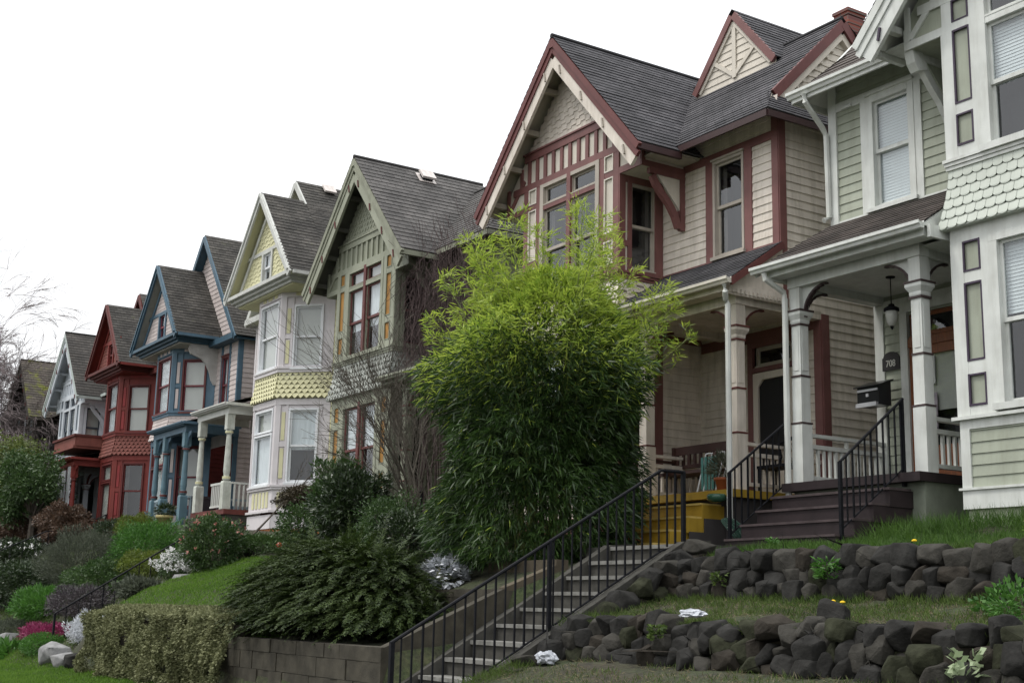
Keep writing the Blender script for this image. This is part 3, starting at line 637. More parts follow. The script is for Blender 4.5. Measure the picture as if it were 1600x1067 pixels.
# ------------------------------------------------------------------ house with a canted bay under a pediment
def house_d(label, Xc, s, dz, K, o):
    """s = +1 porch left of the bay, -1 right. xl, xr = outer corners of the house in world x"""
    zg = o['zg']; xl, xr = o['x']; T = K['trim']; X = lambda v: Xc+s*v; hg = o['hg']
    H = thing('row_house', label, 'house', ((xl+xr)/2, 14.5, zg)); yM, yL = 15.05, 15.9; fw2 = .80; cb = yM-13.95
    Z = lambda z: z+dz
    F = PF((Xc, 13.95), (1, 0), (0, -1)); FM = PF((0, yM), (1, 0), (0, -1)); FL = PF((0, yL), (1, 0), (0, -1))
    k = math.sqrt(.5); CR = PF((Xc+fw2, 13.95), (k, k), (k, -k)); CL = PF((Xc-fw2, 13.95), (-k, k), (-k, -k)); cl = cb/k
    SR = PF((xr, yM), (0, 1), (1, 0)); ZE = Z(8.60); apz = o['apex']; hs = o['tip']
    m0, mh, maz = (xl+xr)/2, (xr-xl)/2+.25, o['mapex']
    mhalf = lambda z, kk=.3: max(0., (maz-z-kk)*mh/(maz-ZE+.0))
    b = MB()
    px = (xl, Xc-fw2-cb) if s > 0 else (Xc+fw2+cb, xr); qx = (Xc+fw2+cb, xr) if s > 0 else (xl, Xc-fw2-cb)
    wm = []
    if px[1]-px[0] > 1.0:
        c = (px[0]+px[1])/2+o.get('wo', 0); wm = [(c-.26, c+.26, Z(6.3), Z(8.1))]
    ex = .16
    siding(b, FM, xl, xr, Z(5.2), ZE, wm, ex); siding(b, FM, qx[0], qx[1], zg-.3, Z(5.2), (), ex)
    siding(b, FM, xl, xr, ZE, maz, (), ex, lim=lambda z: (m0-mhalf(z), m0+mhalf(z)))
    siding(b, FL, px[0], px[1], zg-.2, Z(5.3), (), ex); siding(b, SR, 0, 14, zg-.3, ZE, (), .16)
    b.build('wall', K['side'], H)
    # bay boards
    fr = [(-.60, .60, Z(6.50), Z(8.30))]; fl = [(-.58, .58, Z(3.26), Z(4.60)), (-.58, .58, Z(4.70), Z(5.28))]
    cw_ = (.42, 1.18); cu = [(cw_[0], cw_[1], Z(6.45), Z(8.15))]; cd = [(cw_[0], cw_[1], Z(3.30), Z(5.25))]
    b = MB()
    flat(b, F, -fw2, fw2, Z(6.2), ZE, fr); flat(b, F, -fw2, fw2, Z(2.5), Z(5.6), fl)
    for pf in (CR, CL): flat(b, pf, 0, cl, Z(6.2), ZE, cu); flat(b, pf, 0, cl, Z(2.5), Z(5.6), cd)
    b.build('bay_boards', K['bay'], H)
    b = MB(); df = lambda z: .01+.12*max(0, (Z(6.3)-z)/.75)**1.5
    for pf, a0, a1 in ((F, -fw2, fw2), (CR, 0, cl), (CL, 0, cl)):
        tabs(b, pf, Z(5.58), Z(6.32), lambda z: (a0-df(z)*.4, a1+df(z)*.4), .17, .125, K['sshape'], df)
        flat(b, pf, a0, a1, Z(5.5), Z(6.3), (), .0)
    b.build('shingle_skirt', K['skirt'], H)
    # trim
    b = MB()
    for pf, a0, a1 in ((F, -fw2-.02, fw2+.02), (CR, -.02, cl), (CL, -.02, cl)):
        for z0, z1, d in ((Z(6.30), Z(6.44), .05), (Z(6.40), Z(6.46), .08), (Z(5.40), Z(5.56), .04), (Z(3.10), Z(3.22), .05), (Z(3.17), Z(3.22), .08), (Z(2.48), Z(2.54), .08), (Z(8.42), ZE, .035), (Z(2.05), Z(2.42), .02)): pf.box(b, a0, a1, z0, z1, .002, d)
    for z0, z1 in ((Z(6.46), ZE), (Z(3.22), Z(5.4))):
        F.box(b, -fw2-.01, -fw2+.10, z0, z1, .002, .03); F.box(b, fw2-.10, fw2+.01, z0, z1, .002, .03)
        for pf in (CR, CL): pf.box(b, -.01, .13, z0, z1, .002, .03); pf.box(b, cl-.2, cl, z0, z1, .002, .03); pf.box(b, .30, .35, z0, z1, .002, .025)
    for pf in (CR, CL): pf.box(b, .13, .30, Z(7.25), Z(7.35), .002, .025); pf.box(b, .13, .3, Z(4.25), Z(4.38), .002, .025)
    def pib(pf_, *q_): b_ = MB(); pf_.box(b_, *q_); b_.build('panel_inset', K['inset'], H)
    for pf in (CR, CL):
        for z0, z1 in ((Z(6.55), Z(7.2)), (Z(7.4), Z(8.1)), (Z(3.4), Z(4.2)), (Z(4.43), Z(5.2))): pib(pf, .165, .265, z0, z1, .002, .02)
        for a_ in (.15, .75): pib(pf, a_, a_+.35, Z(2.62), Z(3.02), .002, .015)
        pib(pf, .4, 1.2, Z(8.46), Z(8.54), .04, .05)
    for i in range(5): pib(F, -.55+i*.24, -.55+i*.24+.14, Z(2.62), Z(3.05), .002, .015)
    pib(F, -.5, -.3, Z(8.46), Z(8.56), .036, .045); pib(F, -.15, .15, Z(8.46), Z(8.56), .036, .045); pib(F, .3, .5, Z(8.46), Z(8.56), .036, .045)
    for xx in (xl, xr): FM.box(b, xx-.06 if xx == xr else xx, xx+.0 if xx == xr else xx+.12, Z(5.2), ZE, .002, .03)
    SR.box(b, -.02, .13, zg, ZE, .002, .03); FL.box(b, px[0], px[0]+.14, zg, Z(5.2), .002, .03)
    if wm: w_ = wm[0]; FM.box(b, w_[0]-.16, w_[0], Z(6.2), ZE, .002, .03); FM.box(b, w_[1], w_[1]+.16, Z(6.2), ZE, .002, .03)
    b.build('trim', T, H)
    b = MB()
    for pf, a0, a1 in ((F, -fw2, fw2), (CR, 0, cl), (CL, 0, cl)): pf.box(b, a0, a1, zg-.3, Z(2.05), -.25, -.02)
    b.build('foundation', K['found'], H)
    # windows
    f = o.get('fills', {}); sh = K['sash']
    window(H, F, *fr[0], K['casing'], sh, .05, fill=f.get('front', 'shade'), rv=.08, head=False, blindfrac=f.get('ff', 1))
    window(H, F, *fl[0], K['casing'], sh, .05, kind='fixed', fill=f.get('low', 'lace'), rv=.08, head=False); window(H, F, *fl[1], K['casing'], sh, .05, kind='fixed', fill='shade', rv=.08, head=False, sill=False)
    for pf in (CR, CL):
        window(H, pf, *cu[0], K['casing'], sh, .05, fill=f.get('cu', 'shade'), rv=.08, head=False, blindfrac=f.get('cuf', 1))
        window(H, pf, *cd[0], K['casing'], sh, .05, fill=f.get('cd', 'blind'), rv=.08, head=False, blindfrac=f.get('cdf', 1))
    if wm: window(H, FM, *wm[0], K['casing'], sh, .06, fill='lace', rv=.08)
    # pediment over the bay
    zc = Z(8.86); hh = hs
    G = PF((Xc, 13.72), (1, 0), (0, -1)); gl = lambda z: (-max(0, (apz-.30-z))*hh/(apz-zc), max(0, (apz-.30-z))*hh/(apz-zc))
    b = MB(); aw = (.02-.2, .38, zc+.12, zc+.95); tabs(b, G, zc, apz-.35, gl, .16, .13, K['gshape'], skip=lambda a, z: aw[0]-.1 < a < aw[1]+.1 and aw[2]-.05 < z < aw[3]+.05); flat(b, G, -hh, hh, zc-.1, apz-.3, (aw,), 0, lim=gl, step=.2)
    b.build('gable_shingles', K['gable'], H)
    b = MB()
    for z0, z1, ov in ((Z(8.60), Z(8.68), .10), (Z(8.68), Z(8.76), .20), (Z(8.76), Z(8.86), .32)):     # stepped cornice
        b.box(Xc-hh+.45-ov, Xc+hh-.45+ov, 13.72-ov+.02, 13.95, z0, z1)
        for q in (-1, 1): b.box(*sorted((Xc+q*(hh-.45), Xc+q*(hh-.45+ov))), 13.72, yM, z0, z1)
    b.box(xl-.2, xr+.2, yM-.35, yM+.02, Z(8.52), Z(8.70)) if s else None
    b.build('cornice', K['corn'], H)
    b = MB(); b.box(Xc-hh+.4, Xc+hh-.4, 13.72, yM, Z(8.56), Z(8.6)); slq = [[(Xc+q*hh, 13.45, zc-.06), (Xc+q*hh, 15.2, zc-.06), (Xc, 15.2, apz-.07), (Xc, 13.45, apz-.07)] for q in (-1, 1)]
    for q in slq: slab(b, q, .05)
    b.build('soffit', K['soffit'], H)
    b = MB(); c = MB(); B = PF((Xc, 13.45), (1, 0), (0, -1))
    gu = MB(); gu.box(Xc+hh+.02, Xc+hh+.12, 13.5, 14.85, zc-.13, zc-.04); gu.build('gutter', K['gut'], H)
    for q in (-1, 1):
        B.beam(b, (q*hh, zc-.14), (0, apz-.12), .20, -.01, .05); B.beam(b, (q*(hh-.05), zc-.02), (0, apz+.0-.05), .07, -.01, .09); G.beam(c, (q*(hh-.42), zc-.0), (0, apz-.55), .12, .01, .05)
    G.box(c, -hh*.60, hh*.60, zc+.98, zc+1.08, .012, .04); G.box(c, aw[0]-.10, aw[0], zc, aw[3]+.04, .012, .045); G.box(c, aw[1], aw[1]+.10, zc, aw[3]+.04, .012, .045)
    b.build('bargeboard', K['corn'], H); c.build('gable_trim', K['gtrim'], H)
    window(H, G, *aw, K['gtrim'], sh, .04, fill='lace', rv=.07, head=False, blindfrac=.6)
    # roofs
    b = MB()
    for q in (-1, 1):
        roof(b, (Xc+q*(hh+.03), 13.42, zc-.03), (Xc+q*(hh+.03), 16.4, zc-.03), (Xc, 16.4, apz), (Xc, 13.42, apz), .15)
        ze = Z(8.62); roof(b, (m0+q*(mh+.05), yM-.28, ze), (m0+q*(mh+.05), 29, ze), (m0, 29, maz), (m0, yM-.28, maz), .15)
    b.build('roof', K['roof'], H)
    b = MB(); M = PF((m0, yM-.28), (1, 0), (0, -1))
    for q in (-1, 1): M.beam(b, (q*(mh+.02), Z(8.62)-.10) if not (o.get('copl') and q > 0) else (Xc-m0+.1, apz-.18), (0, maz-.11), .17, -.01, .04); slab(b, [(m0+q*mh, yM-.26, Z(8.6)-.06), (m0+q*mh, 21, Z(8.6)-.06), (m0, 21, maz-.08), (m0, yM-.26, maz-.08)], .04)
    b.build('main_bargeboard', K['corn'], H)
    # scroll bracket under the porch side of the pediment
    b = MB()
    for pf, e in ((PF((Xc+hh-.42, yM), (0, -1), (1, 0)), 0),):
        pts = [(0, Z(8.58)), (.95, Z(8.58)), (1.0, Z(8.42)), (.93, Z(8.25)), (.78, Z(8.2)), (.55, Z(8.12)), (.38, Z(7.95)), (.25, Z(7.7)), (.18, Z(7.45)), (.08, Z(7.3)), (0, Z(7.3))]
        pf.poly(b, pts, -.05, .05); ring = [(.62+.17*math.cos(t*math.pi/8), Z(8.38)+.14*math.sin(t*math.pi/8)) for t in range(16)]; pf.poly(b, ring, .05, .075); ring = [(.62+.06*math.cos(t*math.pi/6), Z(8.38)+.05*math.sin(t*math.pi/6)) for t in range(12)]; pf.poly(b, ring, .075, .095)
    if K['scroll']: b.build('scroll_bracket', K['scroll'], H)
    # porch
    P = o['porch']; p0, p1 = P['x']; yf = P['y']; ze = P['z']; fz = P['floor']
    b = MB(); roof(b, (p0-.12, yf-.22, ze), (p1+.12, yf-.22, ze), (p1+.12, yM, ze+.55), (p0-.12, yM, ze+.55), .14); b.build('porch_roof', K['proof'], H)
    b = MB(); gutter(b, (p0-.15, yf-.2, ze+.02), (p1+.15, yf-.2, ze+.02), (0, -1, 0), .1, .09); b.box(p1+.10, p1+.2, yf-.25, yM, ze-.06, ze+.02) ; b.build('porch_gutter', K['gut'], H)
    b = MB(); b.box(p0, p1, yf-.1, yf+.08, ze-.28, ze-.05); b.box(p0-.05, p1+.05, yf-.2, yf-.1, ze-.1, ze-.03); b.box(p0, p0+.12, yf+.08, yM, ze-.28, ze-.06); b.box(p1-.12, p1, yf+.08, yM, ze-.28, ze-.06); b.box(p0, p1, yf, yM, ze-.08, ze-.05); b.build('porch_entablature', K['ptrim'], H)
    for px_ in P['posts']:
        b = MB(); h = ze-.28-fz; c0 = (px_, yf, fz)
        b.lathe(c0, [(.12, 0), (.12, .75), (.10, .8)], sq=True)
        b.lathe(c0, [(.07, .8), (.11, .84), (.11, .90), (.08, .95), (.10, 1.1), (.075, h-.75), (.07, h-.6), (.10, h-.55), (.11, h-.48), (.08, h-.45)], 12)
        b.lathe(c0, [(.11, h-.45), (.11, h)], sq=True)
        po = b.build('porch_post', K['post'], H)
        b = MB(); b.lathe(c0, [(.115, .86), (.115, .93)], 12); b.lathe(c0, [(.114, h-.55), (.114, h-.50)], 12); b.build('post_band', K['band'], po)
        if P.get('fret'):
            b = MB(); pf = PF((px_, yf), (1, 0), (0, -1))
            for q in (-1, 1): pf.poly(b, [(q*.1, fz+h), (q*.45, fz+h), (q*.38, fz+h-.10), (q*.2, fz+h-.2), (q*.12, fz+h-.42)], -.02, .02)
            b.build('fret_bracket', K['ptrim'], po)
    b = MB(); b.box(p0-.05, p1+.05, yf-.1, yL, fz-.14, fz); b.build('porch_floor', K['floor'], H)
    b = MB(); b.box(p0, p1, yf, yL, zg-.4, fz-.14); b.build('porch_base', K['base'], H)
    b = MB(); r0, r1 = P['rail']
    b.box(r0, r1, yf-.03, yf+.03, fz+.72, fz+.78); b.box(r0, r1, yf-.02, yf+.02, fz+.08, fz+.13); x_ = r0+.1
    while x_ < r1-.04: b.box(x_-.02, x_+.02, yf-.02, yf+.02, fz+.13, fz+.72); x_ += .14
    b.box(p1-.03, p1+.03, yf+.1, yL, fz+.72, fz+.78); y_ = yf+.2
    while y_ < yL-.05: b.box(p1-.02, p1+.02, y_-.02, y_+.02, fz+.1, fz+.72); y_ += .14
    b.build('porch_railing', K['prail'], H)
    # door in the shade of the porch
    dc = P['door']; b = MB(); FL.box(b, dc-.5, dc+.5, fz, fz+2.5, .01, .04); d_ = b.build('front_door', K['door'], H); b = MB(); FL.box(b, dc-.3, dc+.3, fz+.9, fz+2.1, .04, .05); b.build('pane', DARK, d_)
    n_ = P.get('nst', 4); b = MB(); sx0, sx1 = P['steps']
    for i in range(n_): b.box(sx0, sx1, yf-.1-.28*(i+1), yf+.1, fz-.2*(i+1)-.2, fz-.2*(i+1)) 
    b.build('porch_steps', K['stepm'], H)
    if o.get('extra'): o['extra'](H, F, FM, CR, SR, K, Z)
    return H

# ------------------------------------------------------------------ the houses
def xtra_1(H, X, F, FM, FL, SI, K, rv):
    b = MB(); gutter(b, rv(-4.57-.36, 14.42, 8.19), rv(-2.66, 14.42, 8.19), (0, -1, 0), .12, .11); b.build('gutter', WHT, H)
    b = MB(); b.tube([rv(-4.55, 14.33, 8.07), rv(-4.55, 14.35, 7.95), rv(-4.60, 14.78, 7.62), rv(-4.60, 14.86, 7.5), rv(-4.60, 14.88, 6.16), rv(-4.62, 14.78, 6.10)], .045, 8)
    b.tube([rv(-4.66, 13.52, 5.06), rv(-4.66, 13.54, 4.97), rv(-4.60, 13.86, 4.80), rv(-4.60, 13.88, 4.7), rv(-4.60, 13.88, 1.75)], .045, 8)
    b.build('downspout', WHT, H)
    b = MB(); b.box(*sorted((X(-4.3), X(-4.1))), 14.88, 15.0, 7.86, 7.90); b.build('window_hood', WHT, H)
K1 = dict(side=SAGE, panel=SAGE, gable=SAGL, gshape='round', skirt=SAGL, sshape='round', trim=WHT, mould=PURP, mould2=PURP, roof=BRN, expo=.14, soffit=WHT, fascia=WHT, barge=WHT, sash=WHT, casing=WHT,
          floor=PORCHB, base=mat('grey_green_concrete', (.17, .19, .15), .9, .2), found=mat('painted_foundation', (.34, .37, .28), .8, .15), proof=BRN, ptrim=WHT, gut=WHT, band=mat('dark_brown_band', (.06, .04, .04), .6), doorc=WHT)
house_a('sage green row house with white trim and fish-scale shingles, nearest on the right', -9.38, 1, 3.02, K1, dict(zg=1.05, door=oak_door, scroll=True, extra=xtra_1,
        fills=dict(up='blind', upf=.5, main='blind', mainf=1, low='blind', lowf=.45, tr='dark'),
        steps=dict(n=4, m=PORCHB, mt=PORCHT, v=[(-4.55, -2.38), (-4.55, -2.40), (-4.55, -2.45), (-4.55, -2.5)])))
def xtra_r(H, X, F, FM, FL, SI, K, rv):
    b = MB(); b.tube([rv(-4.80, 13.50, 5.06), rv(-4.80, 13.52, 4.95), rv(-4.72, 13.60, 4.85), rv(-4.70, 13.66, 4.78), rv(-4.70, 13.66, 1.28)], .045, 8); b.build('downspout', WHT, H)
    for y, z in ((13.7, 3.5), (13.7, 2.35)): pass
    b = MB()      # small shelf with lamp on the porch wall
    FL.box(b, -2.75, -2.15, 2.75, 2.95, .02, .25); b.build('wall_shelf', CRM, H)
    b = MB(); b.box(*sorted((X(-2.3), X(-1.85))), 18.0, 18.6, 9, 11.3) if False else None
K2 = dict(side=CRM, panel=CRMP, gable=CRM, gshape='stag', skirt=CRM, sshape='stag', trim=MAR, mould=mat('bone_moulding', (.66, .62, .55), .6), mould2=TAN, roof=CHAR, expo=.14, soffit=SOFF, fascia=MARD, eave=mat('near_black_maroon', (.045, .022, .022), .5), barge=CRM, sash=TAN, casing=TAN,
          floor=YEL, base=mat('dark_brick_base', (.05, .045, .045), .9, .2), found=mat('painted_foundation_grey', (.25, .22, .2), .8, .15), proof=CHAR, ptrim=CRM, gut=mat('cream_gutter', (.55, .52, .46), .5), band=MARD, doorc=CRM)
house_a('cream row house with maroon half-timber trim behind the bamboo', -19.70, -1, 3.02, K2, dict(zg=.95, slimcas=.05, door=screen_door, extra=xtra_r, gablet=True,
        fills=dict(up='dark', side='dark', main='dark', low='lace'),
        steps=dict(n=4, side=1, m=YEL, mt=YELT, v=[(-4.25, -2.2), (-4.25, -2.2), (-4.2, -2.2), (-4.2, -2.2)])))
OLV = mat('olive_grey_paint', (.23, .245, .18), .65, .12, 2, .35, .2); OLVL = mat('grey_green_trim_paint', (.29, .305, .235), .65, .1, 2, .3, .15)
ORG_ = mat('ochre_panel_paint', (.33, .165, .035), .6, .2, 4, .3, .1); GRYR = roofmat('grey_shingles', (.085, .082, .08), (.115, .11, .107))
K3 = dict(side=OLV, panel=OLV, gable=OLVL, gshape='diamond', skirt=mat('weathered_grey_shingle', (.36, .38, .35), .8, .2), sshape='diamond', trim=OLVL, mould=OLV, mould2=MARD, inset=ORG_, roof=GRYR, expo=.17, soffit=mat('dark_soffit', (.10, .10, .085), .8), fascia=mat('weathered_olive_board', (.24, .25, .19), .7, .2), barge=OLVL, brk=OLV, mull=MARD,
          sash=MARD, casing=OLVL, floor=BLOCK, base=BLOCK, found=BLOCK, proof=GRYR, ptrim=OLV, gut=OLVL, band=MARD, doorc=OLV)
house_a('olive green row house with orange panels behind the bare tree', -28.30, -1, 3.02, K3, dict(zg=1.4, door=screen_door, fills=dict(up='lace', upf=.62, tr='shade', low='lace', lowf=.5, side='dark', main='dark'),
        steps=dict(n=3, m=BLOCK, mt=CONC, v=[(-4.2, -2.3)]*3)))
GHST = mat('pale_blue_grey_paint', (.52, .56, .60), .6, .08, 2, .2, .1); GHS2 = mat('weathered_blue_grey_siding', (.34, .37, .40), .7, .12, 2, .3, .2)
DRKR = roofmat('dark_brown_shingles', (.042, .039, .036), (.068, .062, .056), .15)
K4 = dict(K3, mull=mat('bluish_white_trim', (.62, .66, .70), .6, .06), side=GHS2, panel=GHST, gable=GHST, skirt=GHS2, sshape='sq', gshape='sq', trim=mat('bluish_white_trim', (.62, .66, .70), .6, .06), mould=GHS2, inset=mat('slate_inset', (.16, .2, .24), .6), roof=DRKR, soffit=GHST, fascia=mat('green_grey_fascia', (.42, .47, .45), .6), barge=GHST, brk=GHST, sash=mat('dark_blue_sash', (.06, .075, .10), .6), casing=GHST, ptrim=GHST, gut=GHST, proof=DRKR, found=CONC, base=CONC)
house_a('pale blue-grey row house with white trim and a plain open gable', -55.2, -1, 1.5, K4, dict(zg=2.2, detail=False, door=screen_door, fills=dict(up='shade', low='shade', side='shade')))
MOSR = roofmat('mossy_brown_shingles', (.075, .065, .055), (.11, .095, .08), .5, (.12, .13, .02))
WEA = mat('weathered_dark_siding', (.09, .085, .08), .85, .25, 3, .4, .2)
K5 = dict(K4, side=WEA, panel=WEA, gable=WEA, skirt=WEA, trim=mat('weathered_trim', (.17, .16, .15), .8), inset=WEA, roof=MOSR, soffit=WEA, fascia=mat('dark_weathered_fascia', (.08, .07, .06), .8), barge=WEA, brk=WEA, sash=WEA, casing=WEA, ptrim=mat('grey_post_paint', (.55, .58, .62), .7), gut=WEA, proof=MOSR)
house_a('weathered dark house with a moss-covered roof, far left end of the row', -63.0, -1, 3.02, K5, dict(zg=2.4, detail=False, door=screen_door))

LIL = mat('lilac_white_paint', (.60, .57, .58), .6, .08, 2, .15, .1); LEM = mat('lemon_yellow_paint', (.60, .58, .36), .65, .08, 2, .15, .1); CORN = mat('grey_white_trim_paint', (.52, .53, .50), .6, .1, 3, .3, .15)
MOSD = roofmat('old_moss_dark_shingles', (.042, .040, .036), (.078, .073, .066), .25, (.07, .08, .03))
TERR = mat('terracotta_foundation', (.38, .14, .055), .8, .15); YINS = LEM
KD = dict(side=LEM, bay=LIL, skirt=LEM, sshape='diamond', gable=LEM, gshape='stag', trim=LIL, inset=LEM, casing=mat('bright_white_sash', (.72, .74, .76), .5, .05), sash=mat('bright_white_sash', (.72, .74, .76)), corn=CORN, soffit=LEM, gtrim=CORN, roof=MOSD, scroll=None, proof=MOSD, gut=CORN,
          ptrim=CORN, post=mat('peeling_white_post', (.5, .52, .47), .8, .15, 6, .6, .3), band=LEM, floor=mat('porch_red_floor', (.12, .03, .025), .6), base=CONC, found=TERR, prail=CORN, door=MARD, stepm=CONC)
house_d('pale lilac and lemon yellow row house with a canted bay', -34.25, 1, 0, KD, dict(zg=2.0, x=(-38.0, -31.95), hg=2.3, copl=1, apex=11.58, tip=2.36, mapex=12.40, fills=dict(front='shade', low='lace', cu='shade', cuf=.95, cd='lace', cdf=.55), wo=.5,
        porch=dict(x=(-38.3, -35.7), y=13.55, z=5.66, floor=2.66, posts=[-38.08, -35.86], rail=(-37.0, -36.0), door=-37.0, steps=(-38.1, -37.1))))
BLU = mat('slate_blue_paint', (.075, .135, .185), .55, .12, 3, .25, .12); PNK = mat('pinkish_grey_shingle', (.50, .44, .42), .7, .1, 3, .25, .15)
KB = dict(side=PNK, bay=BLU, skirt=PNK, sshape='round', gable=PNK, gshape='sq', trim=BLU, inset=PNK, casing=MARD, sash=mat('brick_red_sash', (.16, .03, .04), .5), corn=mat('dark_slate_blue_trim', (.05, .10, .14), .5, .12), soffit=mat('stone_soffit', (.42, .40, .35), .7), gtrim=BLU, roof=MOSD, scroll=mat('stone_bracket_paint', (.42, .41, .39), .7), proof=MOSD, gut=BLU,
          ptrim=BLU, post=mat('teal_blue_post', (.11, .19, .23), .6, .12), band=MARD, floor=BLU, base=CONC, found=BLU, prail=mat('pale_blue_rail', (.30, .38, .42), .6), door=MARD, stepm=CONC)
house_d('slate blue and pinkish grey row house with a scroll bracket', -43.3, -1, -.2, KB, dict(zg=2.15, x=(-45.9, -39.4), hg=2.3, apex=11.35, tip=2.36, mapex=12.5, fills=dict(front='lace', cu='shade', low='lace', cd='shade'), wo=-.1,
        porch=dict(x=(-42.1, -39.0), y=13.45, z=5.46, floor=2.45, posts=[-41.9, -41.0, -39.15], rail=(-41.9, -41.0), door=-40.4, steps=(-40.0, -39.1), fret=True)))
RED = mat('barn_red_paint', (.175, .028, .022), .6, .15, 3, .3, .15); REDS = mat('red_shingle_paint', (.19, .062, .048), .7, .15, 3, .3, .2)
KR = dict(side=RED, bay=RED, skirt=REDS, sshape='diamond', gable=REDS, gshape='sq', trim=RED, inset=mat('bright_red_inset', (.24, .03, .03), .6), casing=mat('dark_red_casing', (.11, .02, .018), .6), sash=mat('dark_red_casing', (.11, .02, .018)), corn=mat('deep_red_trim', (.10, .024, .02), .6), soffit=RED, gtrim=RED, roof=MOSD, scroll=None, proof=MOSD, gut=RED,
          ptrim=RED, post=RED, band=MARD, floor=RED, base=RED, found=mat('orange_red_boards', (.22, .055, .03), .7, .2), prail=RED, door=MARD, stepm=CONC)
def xtra_red(H, F, FM, CR, SR, K, Z):
    b = MB(); b.box(-53.2, -50.2, 12.95, 13.1, 5.75, 6.1); b.box(-50.3, -50.15, 13.0, 15, 5.75, 6.1); b.box(-53.2, -50.2, 12.9, 15, 5.66, 5.76); b.build('balcony_parapet', K['skirt'], H)
    b = MB(); b.box(-53.3, -50.1, 12.88, 13.12, 6.1, 6.18); b.box(-50.32, -50.1, 13.1, 15, 6.1, 6.18); b.build('balcony_cap', K['corn'], H)
    b = MB()
    for x0 in (-52.2,): b.box(x0-.9, x0+.9, 12.98, 13.02, 2.9, 4.9)
    b.box(-51.0, -50.6, 12.98, 13.0, 2.6, 5.0)
    b.build('lattice_screen', mat('grey_lattice', (.42, .44, .46), .7), H)
house_d('barn red row house with a balcony over its porch', -49.2, 1, -.28, KR, dict(zg=2.25, x=(-52.6, -46.8), hg=2.1, copl=1, apex=11.06, tip=2.1, mapex=11.78, fills=dict(front='lace', cu='shade', cd='dark', low='shade'), extra=xtra_red,
        porch=dict(x=(-53.1, -50.3), y=13.1, z=5.3, floor=2.3, posts=[-52.9, -51.7, -50.5], rail=(-52.8, -50.6), door=-51.3, steps=(-52, -51), fret=True)))
# chimney on the cream house (brick stack stepping in)
def brickmat():
    m_, nt, b = new_mat('red_brick'); l = nt.links.new; tc = N(nt, 'ShaderNodeTexCoord'); mp = N(nt, 'ShaderNodeMapping'); mp.inputs['Rotation'].default_value = (R(90), 0, 0)
    br = N(nt, 'ShaderNodeTexBrick'); l(tc.outputs['Object'], mp.inputs[0]); l(mp.outputs[0], br.inputs[0]); br.inputs['Scale'].default_value = 1; br.inputs['Brick Width'].default_value = .2; br.inputs['Row Height'].default_value = .07; br.inputs['Mortar Size'].default_value = .009
    br.inputs['Color1'].default_value = (.22, .065, .045, 1); br.inputs['Color2'].default_value = (.12, .045, .045, 1); br.inputs['Mortar'].default_value = (.12, .10, .09, 1); l(br.outputs[0], b.inputs['Base Color']); b.inputs['Roughness'].default_value = .9
    return m_
BRICK = brickmat()
b = MB()
for i in range(14):
    z = 9.9+i*.075; b.box(-16.15+.012*(i % 2), -15.70-.012*(i % 2), 17.35+.012*(i % 2), 17.9-.012*(i % 2), z, z+.07)
for i in range(3): b.box(-16.08-.02*i, -15.77+.02*i, 17.42-.02*i, 17.84+.02*i, 10.95+.06*i, 11.005+.06*i)
ch = tag(b.build('chimney', BRICK), 'red brick chimney rising behind the cream house roof', 'chimney')

# ------------------------------------------------------------------ ground
def gz(x): return float(np.interp(x, [-75, -50, -45, -38, -33, -29, -24, -20, -16, -13, -10, 0], [2.5, 2.35, 2.2, 2.0, 1.95, 1.45, 1.3, 1.05, .93, .95, 1.1, 1.3]))
def stz(y): return .92+(y-11.34)*.573
def ss(a, b, t): t = min(max((t-a)/(b-a), 0), 1); return t*t*(3-2*t)
def pl(y, pts): return float(np.interp(y, [p[0] for p in pts], [p[1] for p in pts]))
def hgt(x, y):
    g = gz(x)
    if y > 13.2: return g
    zA = pl(y, [(4.4, -1.6), (6.9, -1.45), (7.6, -1.0), (8.6, -.62), (9.26, -.50), (9.34, -.12), (9.8, -.02), (10.98, .24), (11.10, .66), (11.6, .78), (12.6, .93), (13.2, g)])
    zC = pl(y, [(4.4, -1.6), (6.9, -1.45), (7.84, -1.3), (7.95, -.55), (9.62, -.35), (9.76, .26), (10.5, .55), (11.6, .8), (13.2, g)])
    zD = pl(y, [(4.4, -1.6), (6.9, -1.48), (7.75, -1.36), (8.0, -.42), (8.4, -.10), (9.0, .26), (10, .62), (11, .98), (12.2, g-.1), (13.2, g)])
    zE = pl(y, [(4.4, -1.6), (6.9, -1.5), (7.4, -1.42), (8.6, -.62), (10.5, .56), (12.6, g-.1), (13.2, g)])
    if -14.98 < x < -13.32:
        if y < 11.34: return max(-1.6, stz(y)-.30)
        return g-.1
    if x >= -13.32: z = zA
    elif x > -20: z = zC
    elif x > -21: t = ss(-20, -21, x) if False else (x+20)/-1.0; z = zC*(1-t)+zD*t
    elif x > -28.2: z = zD
    elif x > -29.6: t = (-28.2-x)/1.4; z = zD*(1-t)+zE*t
    else: z = zE
    if y > 4.4: z += .035*noise.noise(Vector((x*1.3, y*1.3, 0)))+.02*noise.noise(Vector((x*4, y*4, 3)))
    return z
xs = np.concatenate([[-2500, -900, -300, -150, -100], np.arange(-80, -30, .5), np.arange(-30, -5, .12), np.arange(-5, 20, 1.0), [60, 200, 900, 2500]])
ys = np.concatenate([[-2500, -600, -100, -20, 0, 4.0, 4.35], np.arange(4.5, 7.2, .3), np.arange(7.2, 13.3, .1), np.arange(13.4, 22, 1.0), [40, 100, 400, 900, 2500]])
b = MB(); nx, ny = len(xs), len(ys)
for x in xs:
    for y in ys: b.v.append((float(x), float(y), hgt(float(x), float(y)) if 4.3 < y < 30 else (-1.6 if y <= 4.36 else gz(float(x)))))
for i in range(nx-1):
    for j in range(ny-1): q = i*ny+j; b.f.append((q, q+ny, q+ny+1, q+1)); b.uv += [(0, 0)]*4
